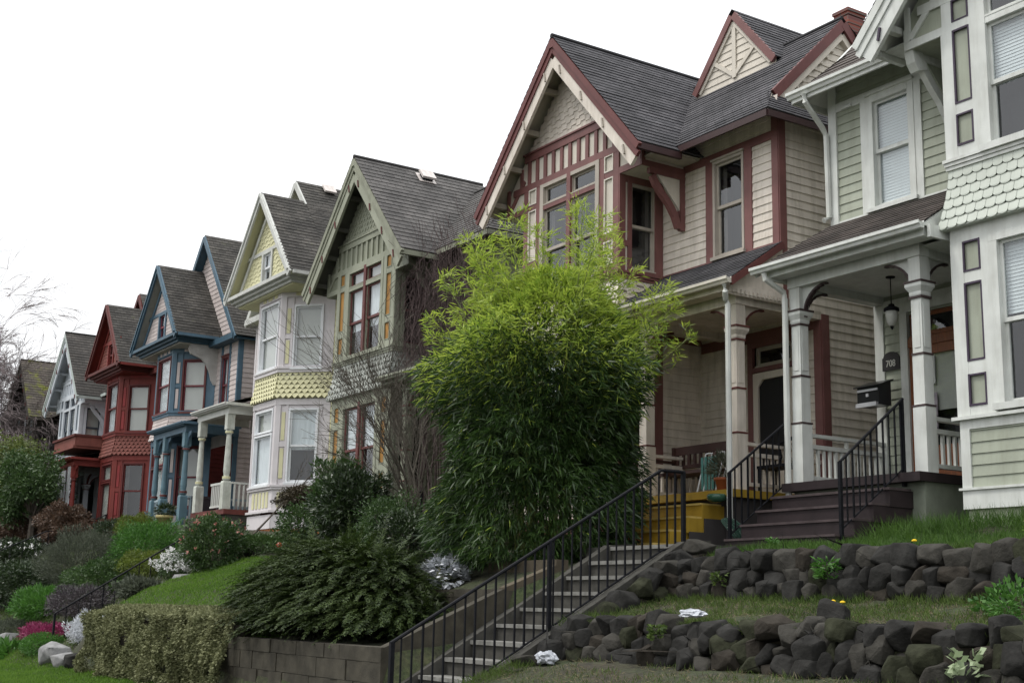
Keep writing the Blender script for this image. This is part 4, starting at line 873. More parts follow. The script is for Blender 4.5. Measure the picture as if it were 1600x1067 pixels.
def groundmat():
    m_, nt, p = new_mat('grassy_soil'); l = nt.links.new; tc = N(nt, 'ShaderNodeTexCoord')
    n1 = N(nt, 'ShaderNodeTexNoise'); n1.inputs['Scale'].default_value = 1.1; n1.inputs['Detail'].default_value = 9; n1.inputs['Roughness'].default_value = .7; l(tc.outputs['Object'], n1.inputs[0])
    r1 = N(nt, 'ShaderNodeValToRGB'); e = r1.color_ramp.elements; e[0].position = .35; e[0].color = (.036, .030, .020, 1); e[1].position = .62; e[1].color = (.030, .045, .014, 1)
    l(n1.outputs[0], r1.inputs[0]); n2 = N(nt, 'ShaderNodeTexNoise'); n2.inputs['Scale'].default_value = 14; n2.inputs['Detail'].default_value = 8; l(tc.outputs['Object'], n2.inputs[0])
    ml = N(nt, 'ShaderNodeMixRGB', blend_type='MULTIPLY'); ml.inputs[0].default_value = .9; r2 = N(nt, 'ShaderNodeValToRGB'); e = r2.color_ramp.elements; e[0].position = .3; e[0].color = (.4, .4, .4, 1); e[1].position = .75; e[1].color = (1.5, 1.45, 1.3, 1)
    l(n2.outputs[0], r2.inputs[0]); l(r1.outputs[0], ml.inputs[1]); l(r2.outputs[0], ml.inputs[2]); l(ml.outputs[0], p.inputs['Base Color']); p.inputs['Roughness'].default_value = 1
    bp = N(nt, 'ShaderNodeBump'); bp.inputs['Distance'].default_value = .04; l(n2.outputs[0], bp.inputs['Height']); l(bp.outputs[0], p.inputs['Normal']); return m_
g_ = b.build('ground', groundmat(), smooth=True); g_.location = (0, 0, 0); 
a = np.array(b.v, dtype=np.float32).ravel(); g_.data.vertices.foreach_set('co', a); tag(g_, kind='structure')
b = MB(); b.box(-300, 60, -9, 4.2, -1.62, -1.588); tag(b.build('road', mat('asphalt', (.05, .05, .052), .9, .2, 4, .3, .5, 60, False)), kind='structure')
b = MB(); b.box(-300, 60, 4.2, 4.4, -1.7, -1.47); tag(b.build('kerb', CONC), kind='structure')
b = MB(); b.box(-300, 60, 4.4, 5.6, -1.6, -1.465); tag(b.build('sidewalk', CONC), kind='structure')

# concrete stair up the bank
sx0, sx1 = -14.85, -13.45
st = thing('concrete_stairs', 'concrete garden steps with pale worn treads climbing the bank to the cream house', 'steps', (-14.15, 9.2, -1.5))
b = MB(); t_ = MB()
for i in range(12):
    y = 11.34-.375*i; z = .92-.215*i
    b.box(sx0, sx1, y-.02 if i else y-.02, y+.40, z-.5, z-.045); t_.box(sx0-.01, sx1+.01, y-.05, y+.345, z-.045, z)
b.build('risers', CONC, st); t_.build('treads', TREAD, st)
for x0, x1 in ((sx0-.17, sx0-.01), (sx1+.01, sx1+.17)):
    b = MB(); q = [(7.0, stz(7.0)-.42), (7.0, stz(7.0)+.05), (11.3, stz(11.3)+.05), (11.75, .98), (11.75, .55)]
    b.prism([(x0, y, z) for y, z in q], [(x1, y, z) for y, z in q]); b.build('stringer_curb', CONC, st)
b = MB(); b.box(-15.9, -13.25, 11.34, 12.95, .80, .925); tag(b.build('path', CONC), kind='structure')

def handrail(label, x, pts, foot, posts, bal, name='handrail', r=.022, x2=None, level=True):
    """pts: (y, z) of the top rail; foot(y): height of the lower rail; posts: (y, zfoot)"""
    x2 = x if x2 is None else x2; X_ = lambda y: x+(x2-x)*(y-pts[0][0])/(pts[-1][0]-pts[0][0])
    t = thing(name, label, 'handrail', (x, pts[0][0], posts[0][1])); zt = lambda y: pl(y, pts)
    b = MB(); b.tube([(X_(y), y, z) for y, z in pts], r, 8); b.build('top_rail', IRON, t)
    ps = [(X_(y), y, foot(y)) for y in np.linspace(pts[0][0]+.02, pts[-1][0], 12)]
    b = MB(); b.tube(ps, r*.6, 6); b.build('bottom_rail', IRON, t)
    for y, zf in posts: b = MB(); b.box(X_(y)-r, X_(y)+r, y-r, y+r, zf, zt(y)); b.build('post', IRON, t)
    y = pts[0][0]+bal
    while y < pts[-1][0]-.04:
        b = MB(); b.box(X_(y)-.008, X_(y)+.008, y-.008, y+.008, foot(y), zt(y)); b.build('baluster', IRON, t); y += bal
    return t
handrail('long black iron handrail with balusters beside the concrete steps below the bamboo', -13.42, [(7.12, -.375), (11.02, 1.86), (11.42, 1.865)], lambda y: stz(min(y, 11.2))+.08, [(7.14, -1.5), (9.27, -.27), (11.40, .85)], .138)
handrail('black iron handrail on the right of the brown porch steps under the mailbox', -11.86, [(12.69, 1.98), (13.93, 2.93)], lambda y: 1.12+(y-12.69)*.72, [(12.69, .95), (13.90, 1.75)], .118, r=.02)
handrail('black iron handrail between the yellow steps and the brown porch steps', -14.06, [(12.78, 2.0), (14.0, 2.89)], lambda y: 1.12+(y-12.78)*.72, [(12.80, .95), (13.97, 1.8)], .125, r=.02)
handrail('thin black handrail up the rockery to the lilac and yellow house', -31.5, [(8.0, -.28), (11.2, 1.77)], lambda y: -1.0+(y-8.0)*.62, [(8.02, -1.1), (11.18, .95)], .27, r=.02)
handrail('thin black handrail climbing past the bronze shrubs to the red house', -48.5, [(10.2, 1.64), (11.8, 2.43), (12.6, 2.52), (13.9, 3.15)], lambda y: .45+(y-10.2)*.45, [(10.22, .3), (13.85, 2.2)], .42, r=.02)
handrail('thin grey handrail beside the olive house behind the dark shrubs', -25.0, [(12.92, 1.80), (13.9, 2.54)], lambda y: 1.4+(y-12.92)*.7, [(12.94, 1.2), (13.88, 1.4)], .2, r=.018)

# block retaining walls left of the stair
def blockwall(label, x0, x1, y, z0, z1, th=.3, bw=.46, bh=.26, axis='x'):
    b = MB(); r_ = random.Random(int(x0*10+y)); z = z0; k = 0
    while z < z1-.03:
        zt = min(z+bh, z1); x = x0-(bw/2 if k % 2 else 0)
        while x < x1:
            p, q = max(x, x0)+.005, min(x+bw, x1)-.005; j = r_.uniform(-.012, .012)
            if q-p > .04:
                B_ = (p, q, y+j, y+th, z+.005, zt-.005) if axis == 'x' else (y-th, y+j, p, q, z+.005, zt-.005); b.box(*B_)
            x += bw
        z = zt; k += 1
    b.box(*((x0, x1, y+.03, y+th-.02, z0, z1-.02) if axis == 'x' else (y-th+.02, y-.03, x0, x1, z0, z1-.02)))
    return tag(b.build('retaining_wall', BLOCK), label, 'wall')
blockwall('low dark block wall under the juniper at the foot of the steps', -20.4, -15.04, 7.86, -1.7, -.47)
blockwall('dark block wall below the silver-leaved plant beside the steps', -18.2, -15.04, 9.66, -.6, .30)
b = MB(); b.prism([(-15.20, 7.9, -1.6), (-15.20, 9.66, -1.6), (-15.20, 9.66, .30), (-15.20, 7.9, -.47)], [(-15.04, 7.9, -1.6), (-15.04, 9.66, -1.6), (-15.04, 9.66, .30), (-15.04, 7.9, -.47)])
tag(b.build('stair_side_wall', BLOCK), 'dark sloping side wall between the two block walls along the steps', 'wall')
b = MB(); b.box(-16.8, -15.04, 10.5, 10.7, .2, .72); b.prism([(-15.2, 9.68, 0), (-15.2, 10.7, 0), (-15.2, 10.7, .72), (-15.2, 9.68, .32)], [(-15.04, 9.68, 0), (-15.04, 10.7, 0), (-15.04, 10.7, .72), (-15.04, 9.68, .32)])
tag(b.build('concrete_kerb_wall', mat('tan_concrete', (.085, .07, .048), .9, .25, 5, .5, .4, 40, False)), 'short tan concrete wall at the foot of the bamboo', 'wall')

# dry stone walls
def stone(b, c, sx, sy, sz, r_):
    bm = bmesh.new()
    pts = []
    for i in range(26):
        v = Vector((r_.gauss(0, 1), r_.gauss(0, 1), r_.gauss(0, 1))).normalized(); e = .62
        v = Vector([math.copysign(abs(k)**e, k) for k in v]); pts.append(bm.verts.new((c[0]+v.x*sx/1.8*r_.uniform(.82, 1.1), c[1]+v.y*sy/1.75, c[2]+v.z*sz/1.75*r_.uniform(.82, 1.1))))
    bmesh.ops.convex_hull(bm, input=bm.verts)
    for v in [v for v in bm.verts if not v.link_faces]: bm.verts.remove(v)
    bmesh.ops.bevel(bm, geom=bm.edges[:]+bm.verts[:], offset=min(sx, sz)*.055, segments=2, profile=.6, affect='EDGES')
    bm.verts.ensure_lookup_table(); base = len(b.v); bm.verts.index_update()
    b.v += [tuple(v.co) for v in bm.verts]
    for f in bm.faces: b.f.append(tuple(base+v.index for v in f.verts)); b.uv += [(0, 0)]*len(f.verts)
    bm.free()
ROCKS = [mat('mossy_basalt', (.028, .030, .019), .95, .5, 7, .5, 1.0, 26, False, .1), ROCK, mat('grey_basalt', (.043, .041, .036), .95, .4, 6, .45, 1.0, 28, False, .12), mat('brown_basalt', (.032, .028, .023), .95, .4, 6, .45, 1.0, 28, False, .12)]
def stonewall(label, x0, x1, y, zb, zt, seed, rows=3):
    r_ = random.Random(seed); t = thing('dry_stone_wall', label, 'stone wall', ((x0+x1)/2, y, zb(x0))); n = 0
    for k in range(rows):
        x = x0+r_.uniform(-.1, .1)
        while x < x1:
            h = (zt(x)-zb(x))/rows; wd = r_.uniform(.15, .36) if k else r_.uniform(.20, .38); hh = h*r_.uniform(1.15, 1.75)
            b = MB(); zc = zb(x)+h*(k+.5)+r_.uniform(-.05, .05)
            stone(b, (x+wd/2, y+.05+.05*k+r_.uniform(-.07, .06), zc), wd*1.12, .36, hh*1.08, r_)
            o = b.build('stone', ROCKS[r_.choice((0, 1, 1, 1, 1, 2, 2, 2, 3))], t, smooth=False); n += 1; x += wd*r_.uniform(.86, .98)
    b = MB(); b.box(x0+.1, x1, y+.22, y+.30, zb(x0)-.2, zt(x0)-.06); b.build('earth_fill', SOIL, t)
    return t
stonewall('upper dry stone wall of dark basalt below the lawn strip', -13.15, -6.3, 10.86, lambda x: .18, lambda x: .70, 5)
stonewall('lower dry stone wall of dark basalt below the weedy terrace', -13.1, -6.0, 9.22, lambda x: -.56, lambda x: -.06, 11)
t = thing('rubble_edging', 'rough basalt rubble piled along the right curb of the concrete steps', 'stone wall', (-13.12, 9.2, -.9)); r_ = random.Random(31); y = 7.35
while y < 11.25:
    z0 = hgt(-13.0, y)-.05; z1 = stz(y)+.10; d_ = r_.uniform(.22, .34); k_ = max(1, int(round((z1-z0)/.2)))
    for k in range(k_): b = MB(); stone(b, (-13.10+r_.uniform(-.03, .07), y+d_/2, z0+(z1-z0)*(k+.5)/k_), .40, d_*1.25, (z1-z0)/k_*1.35, r_); b.build('stone', ROCKS[r_.choice((0, 1, 1, 2, 3))], t)
    y += d_*.9
def rock(label, c, s, m_, seed, name='rock'):
    b = MB(); stone(b, c, *s, random.Random(seed)); o = b.build(name, m_, None); return tag(o, label, 'rock')
rock('loose grey stone sitting on the lower terrace above the wall', (-9.05, 9.55, .06), (.30, .25, .24), ROCK, 3)
rock('large grey boulder at the foot of the rockery', (-30.0, 7.75, -1.15), (1.1, .6, .55), ROCKL, 21)
rock('pale boulder beside the large grey boulder', (-29.2, 7.7, -1.25), (.8, .5, .4), ROCKL, 22)
rock('pale boulder at the left edge of the rockery', (-36.0, 8.1, -1.05), (1.0, .6, .5), ROCKL, 23)
rock('small dark boulder near the hedge end', (-28.5, 7.75, -1.2), (.5, .4, .3), ROCK, 24)
rock('flat grey stone beside the white flowering mound', (-29.0, 10.1, .55), (.8, .5, .25), ROCKL, 25)
rock('dark rounded stone by the lilac house foundation', (-28.6, 11.6, 1.15), (.5, .5, .3), ROCK, 26)

# ------------------------------------------------------------------ plants
nr = np.random.default_rng(11)
def unit(a): return a/np.maximum(np.linalg.norm(a, axis=-1, keepdims=True), 1e-9)
def leaves(name, P, D, Lg, Wd, m_, parent=None, up=None, fold=.0):
    """n loose leaves: base points P, directions D, length, width"""
    P = np.asarray(P, float); D = unit(np.asarray(D, float)); n = len(P); Lg = np.broadcast_to(Lg, (n,))[:, None]; Wd = np.broadcast_to(Wd, (n,))[:, None]
    rv_ = nr.normal(size=(n, 3)) if up is None else np.broadcast_to(np.array(up, float), (n, 3))+nr.normal(size=(n, 3))*.5
    S = unit(np.cross(D, rv_)); Nn = np.cross(S, D)
    v = np.stack([P, P+D*Lg*.45+S*Wd*.5+Nn*fold*Lg, P+D*Lg-np.array([0, 0, 1])*Lg*.08, P+D*Lg*.45-S*Wd*.5+Nn*fold*Lg], 1).reshape(-1, 3)
    off = Vector(ORG.get(parent.name, (0, 0, 0))) if parent is not None else Vector((float(v[:, 0].mean()), float(v[:, 1].mean()), float(v[:, 2].min())))
    v = v-np.array(off); me = bpy.data.meshes.new(name); me.vertices.add(4*n); me.vertices.foreach_set('co', v.ravel().astype(np.float32))
    me.loops.add(4*n); me.loops.foreach_set('vertex_index', np.arange(4*n, dtype=np.int32)); me.polygons.add(n); me.polygons.foreach_set('loop_start', np.arange(0, 4*n, 4, dtype=np.int32))
    try: me.polygons.foreach_set('loop_total', np.full(n, 4, dtype=np.int32))
    except Exception: pass
    me.update(calc_edges=True); me.validate(); me.materials.append(m_); o = bpy.data.objects.new(name, me); C.objects.link(o)
    if parent is not None: o.parent = parent; ORG[o.name] = off
    else: o.location = off; ORG[o.name] = off
    return o
def blob(n, c, r, shell=.55, lump=.25, seed=0):
    """points spread through an uneven crown, denser to the outside; returns points and outward directions"""
    d = unit(nr.normal(size=(n, 3))); t = shell+(1-shell)*nr.random(n)**.6
    k = np.array([1+lump*noise.noise(Vector((float(x)*2.2+seed, float(y)*2.2, float(z)*2.2)))*1.6 for x, y, z in d])
    return np.array(c)+d*(t*k)[:, None]*np.array(r), d
def shrub(name, label, cat, c, r, n, ll, lw, m_, up=.3, shell=.5, lump=.35, stems=True, flowers=None, jit=.7, cut_=True):
    c = (c[0], c[1], c[2]); t = thing(name, label, cat, (c[0], c[1], c[2]-r[2]*.8))
    P, D = blob(n, c, r, shell, lump, seed=c[0]); 
    if cut_: k = P[:, 2] > c[2]-r[2]*.85; P, D = P[k], D[k]
    D2 = unit(D+nr.normal(size=D.shape)*jit+np.array([0, 0, up])); n_ = len(P)
    leaves('foliage', P, D2, ll*(.6+.8*nr.random(n_)), lw*(.7+.6*nr.random(n_)), m_, t)
    if stems:
        b = MB()
        for i in range(9):
            a_ = 6.28*i/9; e = (c[0]+math.cos(a_)*r[0]*.6, c[1]+math.sin(a_)*r[1]*.6, c[2]+r[2]*.4); b.tube([(c[0], c[1], c[2]-r[2]), ((c[0]+e[0])/2, (c[1]+e[1])/2, c[2]-r[2]*.3), e], [.025, .016, .006], 4)
        b.build('stems', BARK, t)
    if flowers:
        fm, fn, fs = flowers; P, D = blob(fn, c, r, .97, lump, seed=c[0]); k = P[:, 2] > c[2]-r[2]*.3; P, D = P[k], D[k]
        Q = np.repeat(P, 6, 0)+nr.normal(size=(len(P)*6, 3))*fs*.3; leaves('blossom', Q, nr.normal(size=Q.shape)+np.repeat(D, 6, 0), fs, fs*.7, fm, t)
    return t
LM = leafmat
BAMY = LM('young_sunlit_bamboo_leaf', (.18, .29, .035), (.42, .52, .08), .5, .45, .4); BAMD = LM('old_shaded_bamboo_leaf', (.013, .035, .009), (.048, .095, .02), .3, .42, .45)  # sunlit tops and shaded lower body put into leaf colour, besides young growth
def bamboo():
    cx, cy, z0 = -16.74, 11.5, .70
    t = thing('bamboo_clump', 'large bamboo clump with lime green tops in front of the cream house', 'bamboo', (cx, cy, z0))
    zs_ = [0, .3, 1, 2, 2.9, 3.5, 4.1, 4.6, 5.0, 5.8]; rs_ = [1.30, 1.40, 1.42, 1.42, 1.42, 1.20, .72, .30, .10, .02]
    rad = lambda z: np.interp(z, zs_, rs_)
    vd = np.array([.54, .84, 0]); sd_ = np.array([.84, .54, 0])   # across / along the view, used only to shape the clump's plan
    sp = []; sdir = []; b = MB()
    tips = []
    for i in range(64):
        a = rnd.uniform(0, 6.283); rr = rnd.uniform(0, .6)**.7; top = rnd.uniform(3.2, 4.7); lean = rnd.uniform(.5, 1.7)
        if i < 16:   # tallest canes, well apart
            off, tp = [(-1.2, 5.1), (-1.05, 4.8), (-1.45, 4.6), (.05, 5.75), (.3, 5.55), (-.2, 5.5), (.55, 5.35), (-.05, 5.3), (.8, 4.9), (1.45, 4.35), (1.75, 4.1), (-1.85, 3.95), (-1.7, 3.6), (1.95, 3.5), (-.7, 5.0), (1.2, 4.6)][i]
            a, lean, top = (math.atan2(.84, .54)+rnd.uniform(-.3, .3) if off > 0 else math.atan2(-.84, -.54)+rnd.uniform(-.3, .3)), abs(off), tp
        bx, by = cx+math.cos(a)*rr*.7, cy+math.sin(a)*rr*.7; dx, dy = math.cos(a), math.sin(a); pts = []
        for k in range(11):
            u = k/10; pts.append((bx+dx*lean*u**2.0, by+dy*lean*u**2.0, z0+top*(u*1.06-.06*u*u*u)))
        b.tube(pts, [.014*(1-.8*k/10)+.002 for k in range(11)], 5)
        n_ = int(top*(26 if i < 16 else 10))
        for k in range(n_):
            u = .25+.75*(k+.5)/n_; j = min(int(u*10), 9); f = u*10-j; p = np.array(pts[j])*(1-f)+np.array(pts[j+1])*f
            az = rnd.uniform(0, 6.283); q = np.array([math.cos(az), math.sin(az), rnd.uniform(.1, .8)]); ln = rnd.uniform(.10, .42)*(1.15-.55*u)
            q = q/np.linalg.norm(q); sp.append(p+q*ln); sdir.append(q+np.array([dx*.3, dy*.3, 0])); b.tube([tuple(p), tuple(p+q*ln)], .0025, 3, False)
        sp.append(np.array(pts[-1])); sdir.append(np.array([dx*.3, dy*.3, 1.]))
    b.build('canes', mat('bamboo_cane', (.16, .20, .05), .5, .2), t)
    # outer body of drooping sprays
    n = 7400; z = nr.random(n)**1.08*4.5; a = nr.random(n)*6.283; lum = np.array([1+(.16+.05*min(float(h), 4.))*noise.noise(Vector((math.cos(q)*1.9, math.sin(q)*1.6, float(h)*.9)))*1.5 for q, h in zip(a, z)])
    r_ = rad(z)*lum*(.62+.40*nr.random(n)**.5); sh = np.interp(z, [0, 2.5, 4], [-.22, -.12, .05]); sp2 = np.stack([cx+np.cos(a)*r_+.54*sh, cy+np.sin(a)*r_+.84*sh, z0+z+.05], 1); d2 = np.stack([np.cos(a), np.sin(a), np.interp(z, [0, 2, 4, 5], [-.5, -.25, .35, .9])], 1)
    S = np.concatenate([np.array(sp), sp2]); Dd = unit(np.concatenate([np.array(sdir), d2]))
    m_ = 9; P = np.repeat(S, m_, 0)+nr.normal(size=(len(S)*m_, 3))*.035; D = unit(np.repeat(Dd, m_, 0)+nr.normal(size=(len(S)*m_, 3))*.55+np.array([0, 0, 1])*np.interp(P[:, 2]-z0, [2.5, 4], [-.35, .05])[:, None])
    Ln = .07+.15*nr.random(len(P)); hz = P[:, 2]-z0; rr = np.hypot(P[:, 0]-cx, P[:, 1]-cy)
    young = (hz+.9*nr.normal(size=len(hz))*.45+.35*(rr-1.2)) > 3.25  # bright leaves high and outside, dark below: painted light along with leaf age
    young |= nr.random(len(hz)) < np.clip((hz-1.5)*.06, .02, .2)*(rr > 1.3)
    leaves('young_sunlit_leaves', P[young], D[young], Ln[young], .008+.07*Ln[young], BAMY, t); leaves('old_shaded_leaves', P[~young], D[~young], Ln[~young]*1.1, .009+.08*Ln[~young], BAMD, t)
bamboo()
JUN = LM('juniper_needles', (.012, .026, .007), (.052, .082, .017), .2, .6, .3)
def juniper():
    c = np.array([-18.7, 8.95, .12]); t = thing('spreading_juniper', 'dark spreading juniper cascading over the block wall left of the steps', 'shrub', (-18.6, 9.0, -.4))
    P = []; D = []; Lw = []; U = []
    for i in range(3000):
        a = nr.random()*6.283; r0 = nr.random()**.5; tier = nr.random(); ax, ay = math.cos(a), math.sin(a)
        hz = (1-r0**2.6)*1.0*(.35+.65*tier**.5)+.10*noise.noise(Vector((ax*r0*3, ay*r0*3, 1)))*2
        q = c+np.array([ax*r0*(2.5 if ax > 0 else 3.3), ay*r0*.85, hz-.15-.3*r0*(1-tier)]); d = np.array([ax-.25, ay*.8-.35, .42-.45*r0+.1*nr.normal()])+nr.normal(size=3)*np.array([.5, .4, .12]); d /= np.linalg.norm(d)
        Lf = .35+.42*nr.random(); sd0 = np.cross(d, [0, 0, 1]); sd0 /= np.linalg.norm(sd0)+1e-6
        for k in range(16):
            q = q+d*Lf/16; d = d+np.array([0, 0, -.035]); d /= np.linalg.norm(d); u_ = np.cross(sd0, d)
            for s_ in (-1, 1):
                for e in range(2): P.append(q+nr.normal(size=3)*.008); D.append(d*(1.0+.3*e)+sd0*s_*(.8-.3*e)+u_*.12+nr.normal(size=3)*.12); Lw.append((.12 if e == 0 else .09)*(1.12-k/16*.75)); U.append(u_)
    P = np.array(P); D = unit(np.array(D)); U = np.array(U); Lw = np.array(Lw)
    leaves('foliage', P, D, Lw, .016, JUN, t, up=U*2.5)
    P, D = blob(12000, (-18.4, 8.95, .05), (2.3, .75, .62), .35, .2, 3); leaves('inner_shade_foliage', P, D+nr.normal(size=D.shape), .12, .03, LM('juniper_inner_shade', (.008, .012, .005), (.025, .035, .012), .1, .7, .2), t)  # near-black inner leaves: shade inside the mound put into their colour
    b = MB()
    for i in range(12): q = 6.28*i/12; b.tube([tuple(c+np.array([0, 0, -.6])), tuple(c+np.array([math.cos(q)*.9, math.sin(q)*.4, .1])), tuple(c+np.array([math.cos(q)*1.9, math.sin(q)*.8, .0]))], [.04, .025, .01], 5)
    b.build('branches', BARKD, t)
juniper()
def hedge():
    HG = LM('pale_hedge_leaf', (.080, .092, .036), (.24, .25, .13), .15, .7, .3, 2.5); n = 60000
    x = nr.uniform(-27.3, -19.9, n); z = nr.random(n)*1.27-1.42; x = x+.12*np.sin(z*7)*(x < -27.0)
    y = 7.78-.17*np.array([noise.noise(Vector((float(p)*1.9, float(q)*1.2, 0)))*1.8+.4*noise.noise(Vector((float(p)*6, float(q)*6, 4))) for p, q in zip(x, z)])-.10*nr.random(n)-(.10-.12*(z+.8)**2)
    k = 9000; x2 = nr.uniform(-27.3, -19.9, k); y2 = nr.uniform(7.75, 8.35, k); z2 = np.interp(y2, [7.75, 8.0, 8.4], [-.22, -.12, -.06])+.04*nr.random(k)
    kp = np.array([noise.noise(Vector((float(p)*3.1, float(q)*2.3, 9)))*1.6+.35*noise.noise(Vector((float(p)*11, float(q)*9, 2))) > -.42 for p, q in zip(x, z)]); x, y, z = x[kp], y[kp], z[kp]; n = len(x)
    z = z+.06*np.array([noise.noise(Vector((float(p)*1.3, 0, 7)))*1.8 for p in x])*(z+1.4)
    P = np.concatenate([np.stack([x, y, z], 1), np.stack([x2, y2, z2], 1)]); D = np.concatenate([np.tile([0, -1, .1], (n, 1)), np.tile([0, -.3, 1], (k, 1))])+nr.normal(size=(n+k, 3))*.8
    t = thing('clipped_hedge', 'low clipped hedge of pale small leaves draping the bank at lower left', 'hedge', (-24, 7.9, -1.4))
    leaves('foliage', P, D, .045+.03*nr.random(n+k), .03, HG, t); b = MB(); b.box(-27.2, -19.95, 7.86, 8.0, -1.5, -.3)
    b.build('woody_core', mat('hedge_core', (.03, .026, .018), .95, .3, 12, .3, .6, 30, False), t)
hedge()
GRN = LM('mid_green_leaf', (.022, .052, .014), (.06, .11, .03), .25); DGR = LM('dark_green_leaf', (.012, .024, .010), (.035, .06, .02), .15, .4, .5); BRT = LM('bright_green_leaf', (.030, .095, .015), (.075, .19, .03), .3)
GRY = LM('grey_green_leaf', (.045, .055, .038), (.10, .115, .08), .2, .7); SIL = LM('silver_leaf', (.42, .44, .46), (.62, .64, .68), .1, .7, .3); PNKF = LM('pink_blossom', (.45, .16, .14), (.60, .30, .25), .2)
WHF = LM('white_blossom', (.72, .72, .70), (.82, .82, .82), .2); BRZ = LM('bronze_leaf', (.045, .028, .018), (.12, .075, .05), .2); YGR = LM('yellow_green_leaf', (.055, .085, .012), (.13, .17, .025), .3); MAG = LM('magenta_heather', (.13, .012, .05), (.26, .03, .10), .2)
BRN_ = LM('brownish_topiary_leaf', (.035, .03, .018), (.075, .06, .035), .1); PUR = LM('purple_grey_leaf', (.035, .03, .035), (.085, .075, .08), .2)
S_ = shrub
S_('pieris_shrub', 'rounded green shrub with pink young tips beside the white flowering mound', 'shrub', (-28.3, 10.5, 1.25), (.75, .7, .68), 9000, .09, .03, GRN, flowers=(PNKF, 60, .05))
S_('heath_shrub', 'large soft grey-green shrub in the middle of the left bank', 'shrub', (-38.3, 10.4, 1.05), (1.7, 1.2, .9), 22000, .12, .015, GRY, up=.8, jit=.5)
S_('fern_shrub', 'feathery bright green shrub in front of the blue porch', 'shrub', (-36.0, 11.5, 1.45), (1.6, .9, .75), 15000, .12, .02, BRT, up=.6)
S_('dwarf_conifer', 'yellow-green dwarf conifer by the red house corner', 'shrub', (-40.6, 12.6, 2.25), (1.1, .6, .4), 8000, .10, .02, YGR, up=.5)
S_('dwarf_conifer', 'darker round dwarf conifer left of the yellow-green one', 'shrub', (-43.2, 12.6, 2.25), (1.0, .6, .4), 7000, .10, .02, DGR, up=.5)
S_('candytuft_mound', 'white flowering mound behind the thin black handrail', 'shrub', (-30.2, 10.3, .85), (.60, .4, .32), 3500, .05, .02, GRN, flowers=(WHF, 700, .045))
S_('yew_shrub', 'tall dark evergreen shrub in front of the olive house, right of the rounded one', 'shrub', (-23.9, 11.7, 1.95), (.85, .7, .75), 12000, .11, .035, DGR, up=.5, lump=.5)
S_('yew_shrub', 'dark leafy evergreen shrub with upright shoots before the olive house window', 'shrub', (-25.4, 12.2, 2.15), (.7, .6, .85), 9000, .12, .035, GRN, up=1., lump=.5)
S_('round_topiary', 'rounded brownish clipped shrub before the lilac bay', 'shrub', (-28.2, 12.6, 2.42), (.75, .6, .30), 9000, .06, .03, BRN_, up=.2)
S_('loose_shrub', 'loose light green shrub under the rounded brownish one', 'shrub', (-27.6, 12.2, 1.75), (.85, .5, .5), 3600, .07, .035, GRN, shell=.3)
S_('boxwood_shrub', 'olive green shrub between the juniper and the bamboo', 'shrub', (-21.3, 11.2, 1.45), (.7, .6, .55), 7000, .06, .025, GRN)
S_('boxwood_shrub', 'low dark shrub at the left foot of the bamboo', 'shrub', (-20.0, 10.8, 1.15), (.6, .5, .45), 5000, .08, .03, DGR)
S_('heather_mat', 'magenta heather spreading above the bright green mound', 'heather', (-33.0, 8.3, -.72), (1.5, .6, .20), 9000, .06, .02, MAG, up=1.)
S_('green_mound', 'neat bright green mound above the boulders', 'shrub', (-31.9, 7.95, -1.0), (.95, .5, .30), 8000, .05, .022, BRT, up=.5, lump=.1)
S_('broadleaf_plant', 'broad-leaved bright plant in the lower left corner', 'plant', (-34.6, 7.75, -1.35), (1.2, .5, .3), 1500, .20, .07, BRT, up=.8)
S_('lavender_clump', 'silver-grey clump at the left edge above the bright plant', 'plant', (-37.1, 8.4, -.80), (1.0, .5, .3), 5000, .10, .015, GRY, up=1.)
S_('lavender_clump', 'silver-grey clump beside the hedge end', 'plant', (-29.7, 8.35, -.60), (.6, .45, .32), 5000, .09, .015, SIL, up=1.)
S_('bronze_shrub', 'bronze-leaved shrub below the white house porch', 'shrub', (-49.5, 12.6, 2.75), (2.0, .8, .75), 12000, .12, .05, BRZ, up=.4)
S_('bronze_shrub', 'bronze-leaved shrub at the far left, left of its larger neighbour', 'shrub', (-55.5, 12.6, 3.0), (2.4, .9, .8), 12000, .14, .05, BRZ, up=.4)
S_('white_flower_bank', 'dark shrub speckled with white flowers near the left edge', 'shrub', (-52, 11.6, 1.6), (3.6, 1.0, .6), 14000, .13, .05, DGR, flowers=(WHF, 140, .09))
S_('fern_clump', 'light green fern clump low on the left bank', 'fern', (-36.6, 9.0, -.1), (1.6, .7, .45), 7000, .16, .03, BRT, up=.9)
S_('leafy_shrub', 'dark shrub filling the left bank under the grey-green one', 'shrub', (-41.5, 9.5, .4), (2.6, .9, .7), 14000, .12, .04, DGR)
S_('leafy_shrub', 'mid green shrub below the soft grey-green shrub', 'shrub', (-34.6, 9.9, .5), (1.5, .8, .55), 10000, .09, .035, GRN)
S_('purple_clump', 'purplish grey foliage clump under the thin black handrail', 'plant', (-33.2, 9.0, .0), (1.5, .7, .38), 9000, .08, .02, PUR, up=.7)
S_('hosta_clump', 'pale green leafy clump at the top of the small lawn', 'plant', (-29.9, 9.4, .30), (.7, .4, .22), 2500, .12, .045, GRY, up=.8)
S_('olive_shrub', 'low olive shrub right of the soft grey-green shrub', 'shrub', (-33.3, 10.6, .95), (1.2, .7, .35), 8000, .07, .025, YGR)
S_('low_edging', 'low green planting along the lilac house wall', 'plant', (-28.8, 11.6, 1.35), (1.8, .6, .22), 6000, .08, .03, GRN, up=.9)
S_('laurel_shrub', 'dark laurel against the far left houses', 'shrub', (-60, 12.2, 3.6), (3.0, 1.2, 1.6), 16000, .2, .07, DGR)
